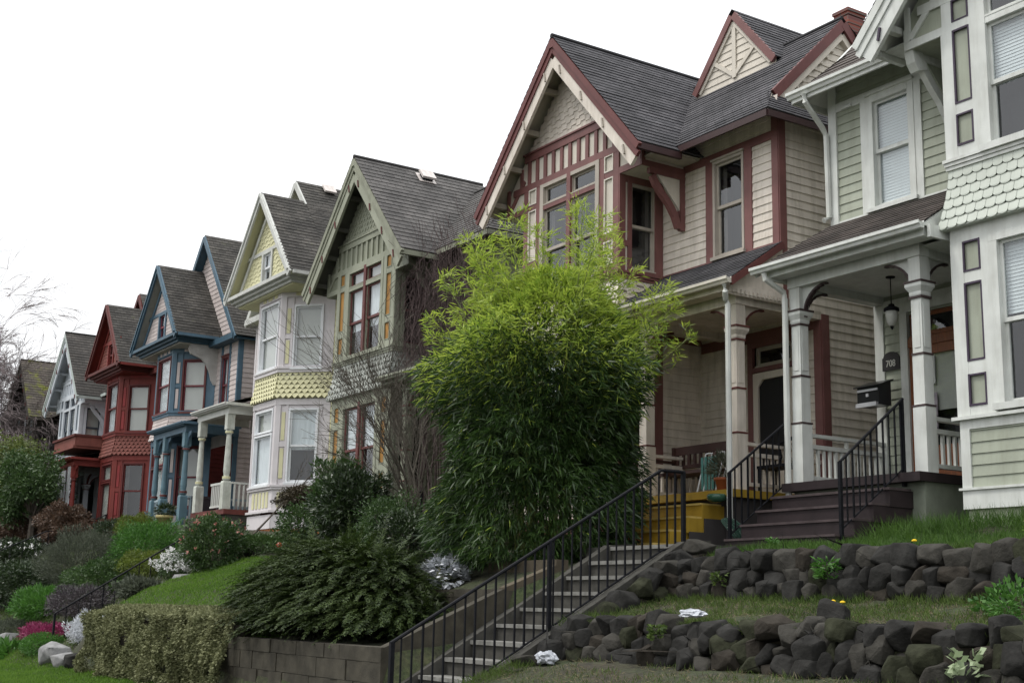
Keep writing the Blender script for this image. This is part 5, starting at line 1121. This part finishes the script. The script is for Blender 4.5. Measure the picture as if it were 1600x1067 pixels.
S_('edge_shrub', 'bright weedy shrub at the right end of the terrace', 'plant', (-7.5, 10.3, .14), (.45, .3, .22), 900, .07, .035, BRT, up=.8)
def dusty():
    t = thing('silver_plant', 'silver-white leaved plant beside the juniper above the block wall', 'plant', (-17.2, 10.0, .25)); P, D = blob(620, (-17.2, 10.0, .50), (.38, .32, .25), .8, .15); k = P[:, 2] > .3
    b = MB()
    for p, d in zip(P[k], unit(D[k]+np.array([0, 0, .5])+nr.normal(size=(k.sum(), 3))*.4)):
        s_ = np.cross(d, [0, 0, 1.]); s_ /= np.linalg.norm(s_)+1e-6; n_ = np.cross(s_, d); L_ = .09+.05*nr.random(); W_ = .035
        A = [p, p+d*L_*.35+s_*W_, p+d*L_*.75+s_*W_*.9-n_*.012, p+d*L_-n_*.03, p+d*L_*.75-s_*W_*.9-n_*.012, p+d*L_*.35-s_*W_]; c_ = p+d*L_*.5+n_*.012
        for i in range(6): b.face([A[i], A[(i+1) % 6], c_])
    b.build('foliage', SIL, t, True); b = MB(); b.tube([(-17.2, 10, .2), (-17.2, 10, .5)], .03, 6); b.build('stem', BARK, t)
dusty()

# bare trees and twiggy climbers
def twigs(name, label, cat, base, n0, seed, spread, h, m_=BARKD, r0=.05, levels=4, droop=0., kids=3, trunk=None, dirv=(0, 0, 1), leaf=None, ratio=.68, rmin=.003):
    r_ = random.Random(seed); b = MB(); ends = []
    def grow(p, d, L_, r, lv):
        p = Vector(p); d = Vector(d).normalized(); pts = [p]; q = p
        k_ = 4
        for i in range(k_): d = (d+Vector((r_.gauss(0, .10), r_.gauss(0, .10), r_.gauss(0, .06)-droop*(levels-lv+1)*.05))).normalized(); q = q+d*L_/k_; pts.append(q)
        b.tube(pts, [max(rmin, r*(1-.45*i/k_)) for i in range(k_+1)], 5 if lv > 2 else 3, False)
        if lv <= 0: ends.append((q, d)); return
        for i in range(kids if lv > 1 else kids+1):
            a = r_.uniform(0, 6.283); e = d.orthogonal().normalized(); e = (Matrix.Rotation(a, 3, d) @ e); nd = (d+e*spread*r_.uniform(.5, 1.2)).normalized(); s_ = pts[r_.choice((2, 3, 4, 4))]
            grow(s_, nd, L_*ratio*r_.uniform(.75, 1.2), r*.55, lv-1)
    t = thing(name, label, cat, base)
    for i in range(n0):
        d = Vector(dirv)+Vector((r_.gauss(0, spread*.5), r_.gauss(0, spread*.4), 0)); grow((base[0]+r_.uniform(-.1, .1), base[1]+r_.uniform(-.1, .1), base[2]), d, h*r_.uniform(.8, 1.1), r0, levels)
    b.build('branches', m_, t)
    if leaf:
        P = np.array([tuple(e[0]) for e in ends]); P = np.repeat(P, leaf[1], 0)+nr.normal(size=(len(P)*leaf[1], 3))*leaf[2]; leaves('foliage', P, nr.normal(size=P.shape)+np.array([0, 0, -.3]), leaf[3], leaf[3]*.4, leaf[0], t)
    return t
twigs('bare_tree', 'bare many-stemmed tree spreading fine twigs before the olive house', 'tree', (-22.7, 12.7, 1.15), 13, 4, .34, 1.75, mat('grey_twig', (.085, .075, .06), .9, .3), .028, 4, 0, 3, dirv=(-.32, -.12, 1), ratio=.74, rmin=.0035)
twigs('bare_tree', 'slim bare sapling in front of the yellow and lilac bay', 'tree', (-30.3, 12.0, 1.5), 1, 8, .6, 1.3, BARK, .035, 4, 0, 3, ratio=.7)
def vine():
    r_ = random.Random(3); b = MB(); t = thing('leafless_climber', 'dense leafless purplish climber hanging over the olive house corner', 'climber', (-25.2, 14.3, 1.4))
    for i in range(1900):
        x = r_.uniform(-26.6, -23.3); y = r_.uniform(13.9, 14.8); z = 8.05-3.2*r_.random()**1.1; pts = [(x, y, z)]
        dx, dy, dz = r_.gauss(0, .05), r_.gauss(-.02, .05), r_.uniform(-.22, -.05) if r_.random() < .75 else .15
        for k in range(5): x += dx+r_.gauss(0, .03); y += dy+r_.gauss(0, .02); z += dz; pts.append((x, y, z))
        b.tube(pts, .0045, 3, False)
    for i in range(26):
        x = r_.uniform(-25.6, -24.2); y = 14.3; z = 1.3; pts = [(x, y, z)]
        for k in range(9): x += r_.gauss(0, .12); y += r_.gauss(0, .05); z += .7; pts.append((x, min(y, 14.7), z))
        b.tube(pts, [.03-.0025*k for k in range(10)], 5, False)
    b.build('twigs', mat('purplish_twig', (.085, .06, .058), .9, .3, 8, .2, .2), t)
vine()
twigs('birch_tree', 'tall leafless birch with weeping twigs at the left edge', 'tree', (-66.2, 11.4, 1.0), 7, 21, .42, 3.9, mat('birch_twig', (.17, .14, .14), .9, .2), .14, 7, .22, 3, dirv=(.06, .02, 1), ratio=.76, rmin=.008)
def conifer(label, c, h, r, m_, seed, name='conifer_tree'):
    r_ = random.Random(seed); t = thing(name, label, 'tree', c); b = MB(); b.tube([c, (c[0], c[1], c[2]+h)], [.2, .03], 6); b.build('trunk', BARK, t); P = []; D = []
    for i in range(260):
        u = r_.random()**1.1; z = c[2]+h*(.12+.88*u); a = r_.uniform(0, 6.28); L_ = r*(1.05-u)*r_.uniform(.6, 1.1)
        for k in range(34):
            f = (k+1)/34; p = np.array([c[0]+math.cos(a)*L_*f, c[1]+math.sin(a)*L_*f, z-.25*L_*f*f]); P.append(p+nr.normal(size=3)*.07); D.append([math.cos(a)+nr.normal()*.7, math.sin(a)+nr.normal()*.7, -.35+nr.normal()*.3])
    leaves('foliage', P, D, .2, .05, m_, t)
conifer('tall dark conifer behind the far left house', (-68.5, 14.6, 2.4), 8.6, 2.0, LM('far_conifer_needle', (.03, .045, .03), (.07, .09, .06), .1), 2)
conifer('lower ragged conifer left of the tall dark one', (-74, 14.2, 2.4), 8.6, 2.2, LM('far_conifer_needle', (.03, .045, .03), (.07, .09, .06)), 9)
def round_tree(label, c, r, n, m_, seed, ll=.16):
    t = thing('evergreen_tree', label, 'tree', c); r_ = random.Random(seed); b = MB(); top = (c[0], c[1], c[2]+r[2]*1.2); b.tube([c, top], [.14, .05], 6)
    P = []; D = []
    for i in range(16):
        a = r_.uniform(0, 6.28); u = r_.random(); q = (c[0]+math.cos(a)*r[0]*.6, c[1]+math.sin(a)*r[1]*.6, c[2]+r[2]*(.7+1.1*u)); b.tube([(c[0], c[1], c[2]+r[2]*.5), q], [.05, .015], 4)
        p, d = blob(n//16, q, (r[0]*.45, r[1]*.45, r[2]*.36), .2, .5, i); P.append(p); D.append(d)
    b.build('trunk', BARK, t); P = np.concatenate(P); D = np.concatenate(D)+nr.normal(size=(len(P), 3))*.8; leaves('crown', P, D, ll, ll*.4, m_, t)
round_tree('dark evergreen tree in front of the far left house', (-52.5, 12.2, 2.2), (2.3, 1.3, 1.7), 11000, GRN, 3)
round_tree('olive green broadleaf tree at the left edge', (-58.5, 12.4, 2.3), (2.6, 1.5, 2.2), 15000, LM('olive_leaf', (.06, .085, .02), (.15, .19, .05), .3), 5)

# grass and weeds
GR1 = LM('lawn_blade', (.05, .12, .013), (.13, .24, .03), .4, .6, .3, .8); GR2 = LM('weed_blade', (.028, .055, .010), (.10, .15, .035), .35, .7, .3, 1.5); DRY = LM('dry_grass', (.09, .075, .042), (.26, .225, .14), .3, .8, .2)
def grass(label, n, x0, x1, y0, y1, hh, m_, patch=0., w_=.007, lean=.45, f=None):
    x = nr.uniform(x0, x1, n); y = nr.uniform(y0, y1, n)
    k = np.array([noise.noise(Vector((float(p)*1.6, float(q)*2.2, 5))) > patch-.6 and (f is None or f(p, q)) for p, q in zip(x, y)]); x, y = x[k], y[k]
    z = np.array([hgt(float(p), float(q)) for p, q in zip(x, y)])-.01; D = np.stack([nr.normal(size=len(x))*lean, nr.normal(size=len(x))*lean, np.ones(len(x))], 1)
    o = leaves('grass', np.stack([x, y, z], 1), D, hh*(.4+.9*nr.random(len(x))), w_, m_); tag(o, label, 'grass', kind='stuff'); return o
GR3 = LM('shaded_blade', (.028, .070, .010), (.075, .15, .025), .35, .6, .3, 1.2)
grass('green grass of the strip above the upper stone wall', 24000, -13.2, -5.5, 10.95, 13.2, .13, GR3, .3, f=lambda p, q: not (-14.2 < p < -11.6 and q > 12.65))
grass('taller grass against the sage house foundation', 5000, -11.6, -7, 12.7, 13.6, .30, GR3, .2)
grass('weedy grass on the terrace between the stone walls', 15000, -13.1, -5.5, 9.5, 10.95, .10, GR2, .3)
grass('dry grass litter on the terrace between the stone walls', 13000, -13.1, -5.5, 9.4, 10.95, .08, DRY, .2, .006, 2.2)
grass('dry grass litter at the foot of the lower stone wall', 5000, -13.6, -6, 7.6, 9.15, .09, DRY, .4, .007, 2.0)
grass('weeds at the foot of the lower stone wall', 6000, -13.6, -6, 7.4, 9.15, .09, GR2, .5)
grass('weeds in the joints and foot of the upper stone wall', 5000, -13.1, -6, 10.62, 10.86, .12, GR2, .35)
grass('weeds hanging over the top of the upper stone wall', 6000, -13.1, -6, 11.06, 11.3, .14, GR2, .25, lean=.9)
grass('weeds hanging over the top of the lower stone wall', 5000, -13.1, -6, 9.32, 9.6, .11, GR2, .35, lean=.9)
grass('weeds creeping along the right curb of the concrete steps', 5000, -13.42, -12.9, 7.3, 11.3, .13, GR2, .2, lean=.8)
grass('small lawn above the clipped hedge', 60000, -29.5, -19.9, 8.25, 11.2, .07, GR1, -.2, .010)
grass('lawn strip along the foot of the left bank', 55000, -40, -22, 5.7, 7.75, .08, GR1, -.3, .012)
grass('rough grass over the left bank', 40000, -50, -29.5, 7.6, 12.6, .12, GR2, .2, .014)
def weed(label, c, n, h, m_, fl=None, name='weed_clump', lw=.03):
    t = thing(name, label, 'weed', c); a = nr.random(n)*6.283; P = np.tile(c, (n, 1))+np.stack([np.cos(a)*h*.5*nr.random(n), np.sin(a)*h*.5*nr.random(n), nr.random(n)*h*.8], 1)
    leaves('foliage', P, np.stack([np.cos(a), np.sin(a), .3+nr.normal(size=n)*.4], 1), h*.35, lw, m_, t)
    if fl:
        b = MB()
        for dx, dz in fl[1]: b.lathe((c[0]+dx, c[1]-.02, c[2]+dz), [(.005, 0), (.028, .008), (.026, .02), (.01, .028)], 10)
        b.build('flower', fl[0], t)
YF = mat('dandelion_yellow', (.75, .50, .01), .6, .1)
weed('dandelion with two yellow flowers on the terrace', (-9.75, 10.3, .05), 60, .13, GR2, (YF, [(0, .12), (.13, .11)]))
weed('single dandelion near the sage house foundation', (-8.85, 12.3, .92), 40, .12, GR1, (YF, [(0, .14)]))
weed('small dandelion on the edge of the upper stone wall', (-9.35, 11.1, .70), 40, .1, GR1, (YF, [(0, .11)]))
weed('leafy weed growing out of the upper stone wall', (-10.25, 10.72, .42), 160, .26, BRT, None)
weed('pale broad-leaved weed on the lower stone wall at right', (-7.15, 9.05, -.45), 40, .28, LM('pale_weed_leaf', (.25, .33, .18), (.36, .43, .27), .3), None, lw=.09)
weed('leafy weed below the brown steps', (-12.6, 12.2, .88), 90, .16, BRT, None)
weed('small green weed in the lower stone wall', (-11.1, 9.05, -.25), 120, .18, GR2, None)
weed('ferny weed in the upper stone wall by the terrace steps', (-12.0, 10.75, .35), 110, .2, GR2, None)
weed('tall green tuft at the right end of the terrace', (-7.4, 9.9, .0), 200, .22, BRT, None, lw=.015)
weed('yellow-green ferny weed at the right edge', (-7.0, 10.65, .2), 220, .34, BRT, None)

# ------------------------------------------------------------------ small things
def crumple(name, label, cat, c, s, m_, seed):
    bm = bmesh.new(); bmesh.ops.create_icosphere(bm, subdivisions=3, radius=1); b = MB()
    for v in bm.verts: n_ = v.co.copy(); k = 1+.45*noise.noise(n_*2.1+Vector((seed, 0, 0)))+.22*noise.noise(n_*5.5+Vector((seed, 3, 0))); v.co = Vector((n_.x*s[0]*k+c[0], n_.y*s[1]*k+c[1], max(n_.z, -.6)*s[2]*k+c[2]))
    bm.verts.index_update(); b.v = [tuple(v.co) for v in bm.verts]
    for f in bm.faces: b.f.append(tuple(v.index for v in f.verts)); b.uv += [(0, 0)]*3
    bm.free(); return tag(b.build(name, m_), label, cat)
PLAS = mat('crumpled_plastic', (.36, .38, .42), .25, .25, 14, .2, .9, 22, False, .7)
crumple('plastic_bag', 'crumpled pale plastic bag on the ground at the left end of the lower stone wall', 'litter', (-12.85, 8.85, -.52), (.15, .1, .09), PLAS, 1)
crumple('plastic_wrapper', 'crumpled clear wrapper lying on top of the lower stone wall', 'litter', (-10.75, 9.25, .02), (.17, .08, .05), PLAS, 4)
# mailbox
t = thing('mailbox', 'black wall mailbox with silver trim beside the brown steps', 'mailbox', (-13.72, 15.45, 3.2)); b = MB()
b.prism([(-13.93, 15.6, 3.20), (-13.93, 15.33, 3.20), (-13.93, 15.33, 3.50), (-13.93, 15.6, 3.60)], [(-13.50, 15.6, 3.20), (-13.50, 15.33, 3.20), (-13.50, 15.33, 3.50), (-13.50, 15.6, 3.60)]); b.build('box', mat('black_enamel', (.012, .013, .015), .3, .1, 3, .1, .05), t)
b = MB(); b.prism([(-13.97, 15.62, 3.615), (-13.97, 15.29, 3.50), (-13.97, 15.29, 3.48), (-13.97, 15.62, 3.59)], [(-13.46, 15.62, 3.615), (-13.46, 15.29, 3.50), (-13.46, 15.29, 3.48), (-13.46, 15.62, 3.59)]); b.build('lid', mat('black_enamel', (.012, .013, .015)), t)
b = MB(); SILV = mat('brushed_silver', (.45, .46, .48), .35, .05, 3, .1, .05); b.box(-13.92, -13.52, 15.315, 15.33, 3.42, 3.455); b.build('trim_bar', SILV, t); b = MB(); b.box(-13.92, -13.52, 15.28, 15.33, 3.18, 3.24); b.build('paper_holder', SILV, t)
b = MB(); b.box(-13.74, -13.70, 15.315, 15.33, 3.34, 3.38); b.build('lock', SILV, t)
# hanging lantern
t = thing('porch_lantern', 'hanging porch lantern with a white glass bowl', 'lantern', (-12.83, 14.9, 4.16)); LC = (-12.83, 14.9, 0)
b = MB(); b.lathe(LC, [(.07, 4.96), (.07, 4.98), (.02, 4.98)], 12); b.tube([(LC[0], LC[1], 4.97), (LC[0], LC[1], 4.56)], .008, 6); b.lathe(LC, [(.04, 4.56), (.05, 4.53), (.11, 4.50), (.115, 4.46), (.10, 4.45)], 14); b.lathe(LC, [(.0, 4.17), (.02, 4.20), (.03, 4.23)], 10); b.build('frame', IRON, t, True)
b = MB(); b.lathe(LC, [(.035, 4.23), (.075, 4.29), (.09, 4.37), (.092, 4.45)], 14); b.build('glass_bowl', mat('opal_glass', (.55, .56, .52), .25, .05, 3, .05, .02), t, True)
# house number plaque
t = thing('house_number_plaque', 'dark arched house number plaque reading 708 between the porch post and the door', 'sign', (-13.66, 15.82, 3.78)); b = MB(); PL = PF((-13.66, 15.85), (1, 0), (0, -1))
arc_ = [(-.17, 3.80), (.17, 3.80), (.17, 4.0)]+[(.15*math.cos(k*math.pi/8), 4.0+.09*math.sin(k*math.pi/8)) for k in range(9)]+[(-.17, 4.0)]; PL.poly(b, arc_, .022, .045); b.build('plate', mat('dark_iron_plate', (.03, .028, .03), .5), t)
fc = bpy.data.curves.new('708', 'FONT'); fc.body = '708'; fc.size = .15; fc.extrude = .004; fc.align_x = 'CENTER'; fo = bpy.data.objects.new('numerals', fc); C.objects.link(fo); bpy.context.view_layer.update()
dg = bpy.context.evaluated_depsgraph_get(); nm = bpy.data.meshes.new_from_object(fo.evaluated_get(dg)); bpy.data.objects.remove(fo); no = bpy.data.objects.new('numerals', nm); C.objects.link(no); no.parent = t; no.scale = (.85, 1, 1); nm.materials.append(mat('pale_numeral', (.6, .6, .56), .5)); no.rotation_euler = (R(90), 0, 0); no.location = (0, -.020, .075)
# porch furniture of the cream house
def bench():
    t = thing('wooden_bench', 'dark carved wooden bench on the cream house porch behind the iron railing', 'bench', (-16.9, 14.6, 1.92)); W_ = mat('dark_bench_wood', (.05, .022, .018), .5, .2)
    b = MB(); b.box(-17.7, -16.1, 14.35, 14.8, 2.32, 2.37); b.build('seat', W_, t); b = MB(); b.box(-17.7, -16.1, 14.80, 14.85, 2.72, 2.86); b.box(-17.7, -16.1, 14.80, 14.84, 2.48, 2.54)
    for i in range(11): b.box(-17.62+i*.15, -17.56+i*.15, 14.81, 14.835, 2.54, 2.72)
    b.build('backrest', W_, t)
    for x in (-17.7, -16.15):
        for y in (14.37, 14.80): b = MB(); b.box(x, x+.06, y-.02, y+.04, 1.92, 2.34 if y < 14.5 else 2.86); b.build('leg', W_, t)
        b = MB(); b.box(x, x+.06, 14.35, 14.82, 2.58, 2.62); b.build('armrest', W_, t)
bench()
def rocker():
    t = thing('black_garden_seat', 'black ornate iron seat behind the porch railing near the brown steps', 'seat', (-14.9, 14.6, 1.92)); b = MB(); b.box(-15.25, -14.55, 14.4, 14.85, 2.28, 2.32); b.build('seat', IRON, t); b = MB()
    for k in range(5): b.tube([(-15.2+k*.15, 14.86, 2.3), (-15.15+k*.15, 14.9, 2.5), (-15.2+k*.15, 14.9, 2.7)], .02, 5)
    b.tube([(-15.25, 14.9, 2.7), (-14.9, 14.9, 2.78), (-14.55, 14.9, 2.7)], .03, 6); b.build('backrest', IRON, t)
    for x in (-15.2, -14.6):
        for y in (14.45, 14.82): b = MB(); b.tube([(x, y, 2.28), (x, y, 1.92)], .015, 5); b.build('leg', IRON, t)
rocker()
def foldchair():
    AL = mat('aluminium_tube', (.55, .57, .6), .35, .05); WB = mat('teal_webbing', (.05, .16, .15), .7, .2); t = thing('folding_chair', 'folded aluminium lawn chair with teal webbing leaning on the porch wall', 'chair', (-16.25, 14.35, 1.92))
    b = MB()
    for x, dy in ((-16.45, 0), (-16.36, .05), (-16.0, 0), (-15.93, .05)): b.tube([(x, 14.25+dy, 1.92), (x+.02, 14.45+dy, 2.62)], .013, 6)
    b.tube([(-16.45, 14.27, 1.96), (-16.0, 14.27, 1.96)], .013, 6); b.tube([(-16.43, 14.45, 2.62), (-15.98, 14.45, 2.62)], .013, 6); b.build('frame', AL, t); b = MB()
    for k in range(5): b.box(-16.42+k*.085, -16.37+k*.085, 14.33, 14.34, 2.02, 2.55)
    b.build('webbing', WB, t)
foldchair()
TC = mat('terracotta', (.32, .10, .045), .8, .12)
t = pot((-15.72, 14.2, 1.92), .15, .24, TC, 'potted_plant', 'terracotta pot with a bushy plant on the yellow porch edge', 'potted plant'); P, D = blob(500, (-15.72, 14.2, 2.32), (.24, .2, .2), .3, .3); leaves('foliage', P, D+np.array([0, 0, .6]), .14, .02, GRY, t)
t = thing('glazed_bowl', 'dark green glazed bowl on the yellow steps', 'bowl', (-15.25, 13.62, 1.71)); b = MB(); b.lathe((-15.25, 13.62, 1.71), [(.09, 0), (.15, .04), (.155, .10), (.13, .125), (.12, .12), (.10, .06)], 14); b.build('bowl', mat('green_glaze', (.03, .08, .05), .15, .1, 5, .1, .02), t, True)
t = thing('clay_planter', 'low dark planter with a terracotta rim at the foot of the yellow steps', 'planter', (-16.1, 12.5, .85)); b = MB(); b.lathe((-16.1, 12.5, .85), [(.2, 0), (.24, .25), (.26, .25)], 14); b.build('pot', mat('dark_clay', (.04, .045, .035), .8), t, True); b = MB(); b.lathe((-16.1, 12.5, 1.1), [(.27, 0), (.27, .05), (.22, .05), (.22, 0)], 14); b.build('rim', TC, t, True)
t = pot((-38.6, 12.75, 2.15), .24, .42, mat('yellow_glazed_pot', (.42, .36, .16), .6), 'flower_pot', 'large yellowish pot with dark foliage before the blue porch', 'pot'); P, D = blob(600, (-38.6, 12.75, 2.72), (.3, .25, .18), .3, .3); leaves('foliage', P, D, .12, .03, DGR, t)
t = thing('wheelie_bin', 'dark bin behind the handrail between the blue and lilac porches', 'bin', (-39.0, 14.0, 2.35)); b = MB(); b.box(-39.3, -38.7, 13.7, 14.3, 2.35, 3.15); b.build('body', mat('dark_bin_plastic', (.04, .035, .045), .5), t); b = MB(); b.box(-39.33, -38.67, 13.66, 14.34, 3.15, 3.22); b.build('lid', mat('dark_bin_plastic', (.04, .035, .045)), t)
b = MB(); b.tube([(-35.1, 12.5, 1.9), (-35.1, 12.5, 2.0)], .01, 4); b.prism([(-35.35, 12.5, 1.98), (-34.95, 12.5, 1.98), (-35.15, 12.5, 2.32)], [(-35.35, 12.55, 1.98), (-34.95, 12.55, 1.98), (-35.15, 12.55, 2.32)]); tag(b.build('garden_marker', mat('faded_pink_paint', (.5, .22, .2), .7)), 'small faded pink triangular marker before the white porch posts', 'garden marker')
t = thing('garden_hose', 'green garden hose hanging in a heap beside the yellow steps', 'hose', (-14.75, 13.4, .95)); b = MB(); r_ = random.Random(5)
for k in range(7): b.tube([(-14.75+.16*math.cos(q*.7+k)+.02*k, 13.45+.12*math.sin(q*.7+k), 1.05+.38*abs(math.sin(q*.35+k*.4))) for q in range(14)], .013, 5)
b.build('coils', mat('green_hose', (.03, .075, .055), .5), t)
b = MB(); b.lathe((-27.0, 11.5, 1.25), [(.03, 0), (.06, .03), (.065, .07), (.035, .11), (.0, .12)], 10); tag(b.build('garden_globe', mat('coral_red_glaze', (.55, .09, .05), .3)), 'small coral red globe in the planting before the lilac house', 'ornament')
def vent(label, c, sl):
    u = Vector((math.cos(sl), 0, -math.sin(sl))); n_ = Vector((math.sin(sl), 0, math.cos(sl))); v = Vector((0, 1, 0)); c = Vector(c); t = thing('roof_vent', label, 'roof vent', tuple(c))
    def bx(b, a0, a1, b0, b1, n0, n1): b.prism([c+u*a+v*q+n_*n0 for a, q in ((a0, b0), (a1, b0), (a1, b1), (a0, b1))], [c+u*a+v*q+n_*n1 for a, q in ((a0, b0), (a1, b0), (a1, b1), (a0, b1))])
    b = MB(); bx(b, -.14, .12, -.14, .14, -.02, .09); b.build('base', IRON, t); b = MB(); bx(b, -.18, .16, -.19, .19, .09, .15); bx(b, -.20, .19, -.24, .24, .0, .012); b.build('hood', mat('galvanised_metal', (.60, .55, .52), .45, .15, 9, .5), t)
vent('pale metal roof vent near the ridge of the olive house', (-28.02, 15.35, 10.70), math.atan(1.09))
vent('silvery roof vent on the ridge of the yellow house', (-34.8, 15.75, 12.18), math.atan(1.15))

GROUPS = {'house': 'row houses along the top of the bank', 'handrail': 'black iron handrails', 'stone wall': 'dry stone terrace walls', 'roof vent': 'metal roof vents', 'rock': 'rocks in the gardens', 'weed': 'weeds on the stone terraces', 'litter': 'crumpled plastic litter', 'shrub': 'shrubs on the garden bank'}
for o in list(C.objects):
    if o.parent is None and o.get('category') in GROUPS: o['group'] = GROUPS[o['category']]
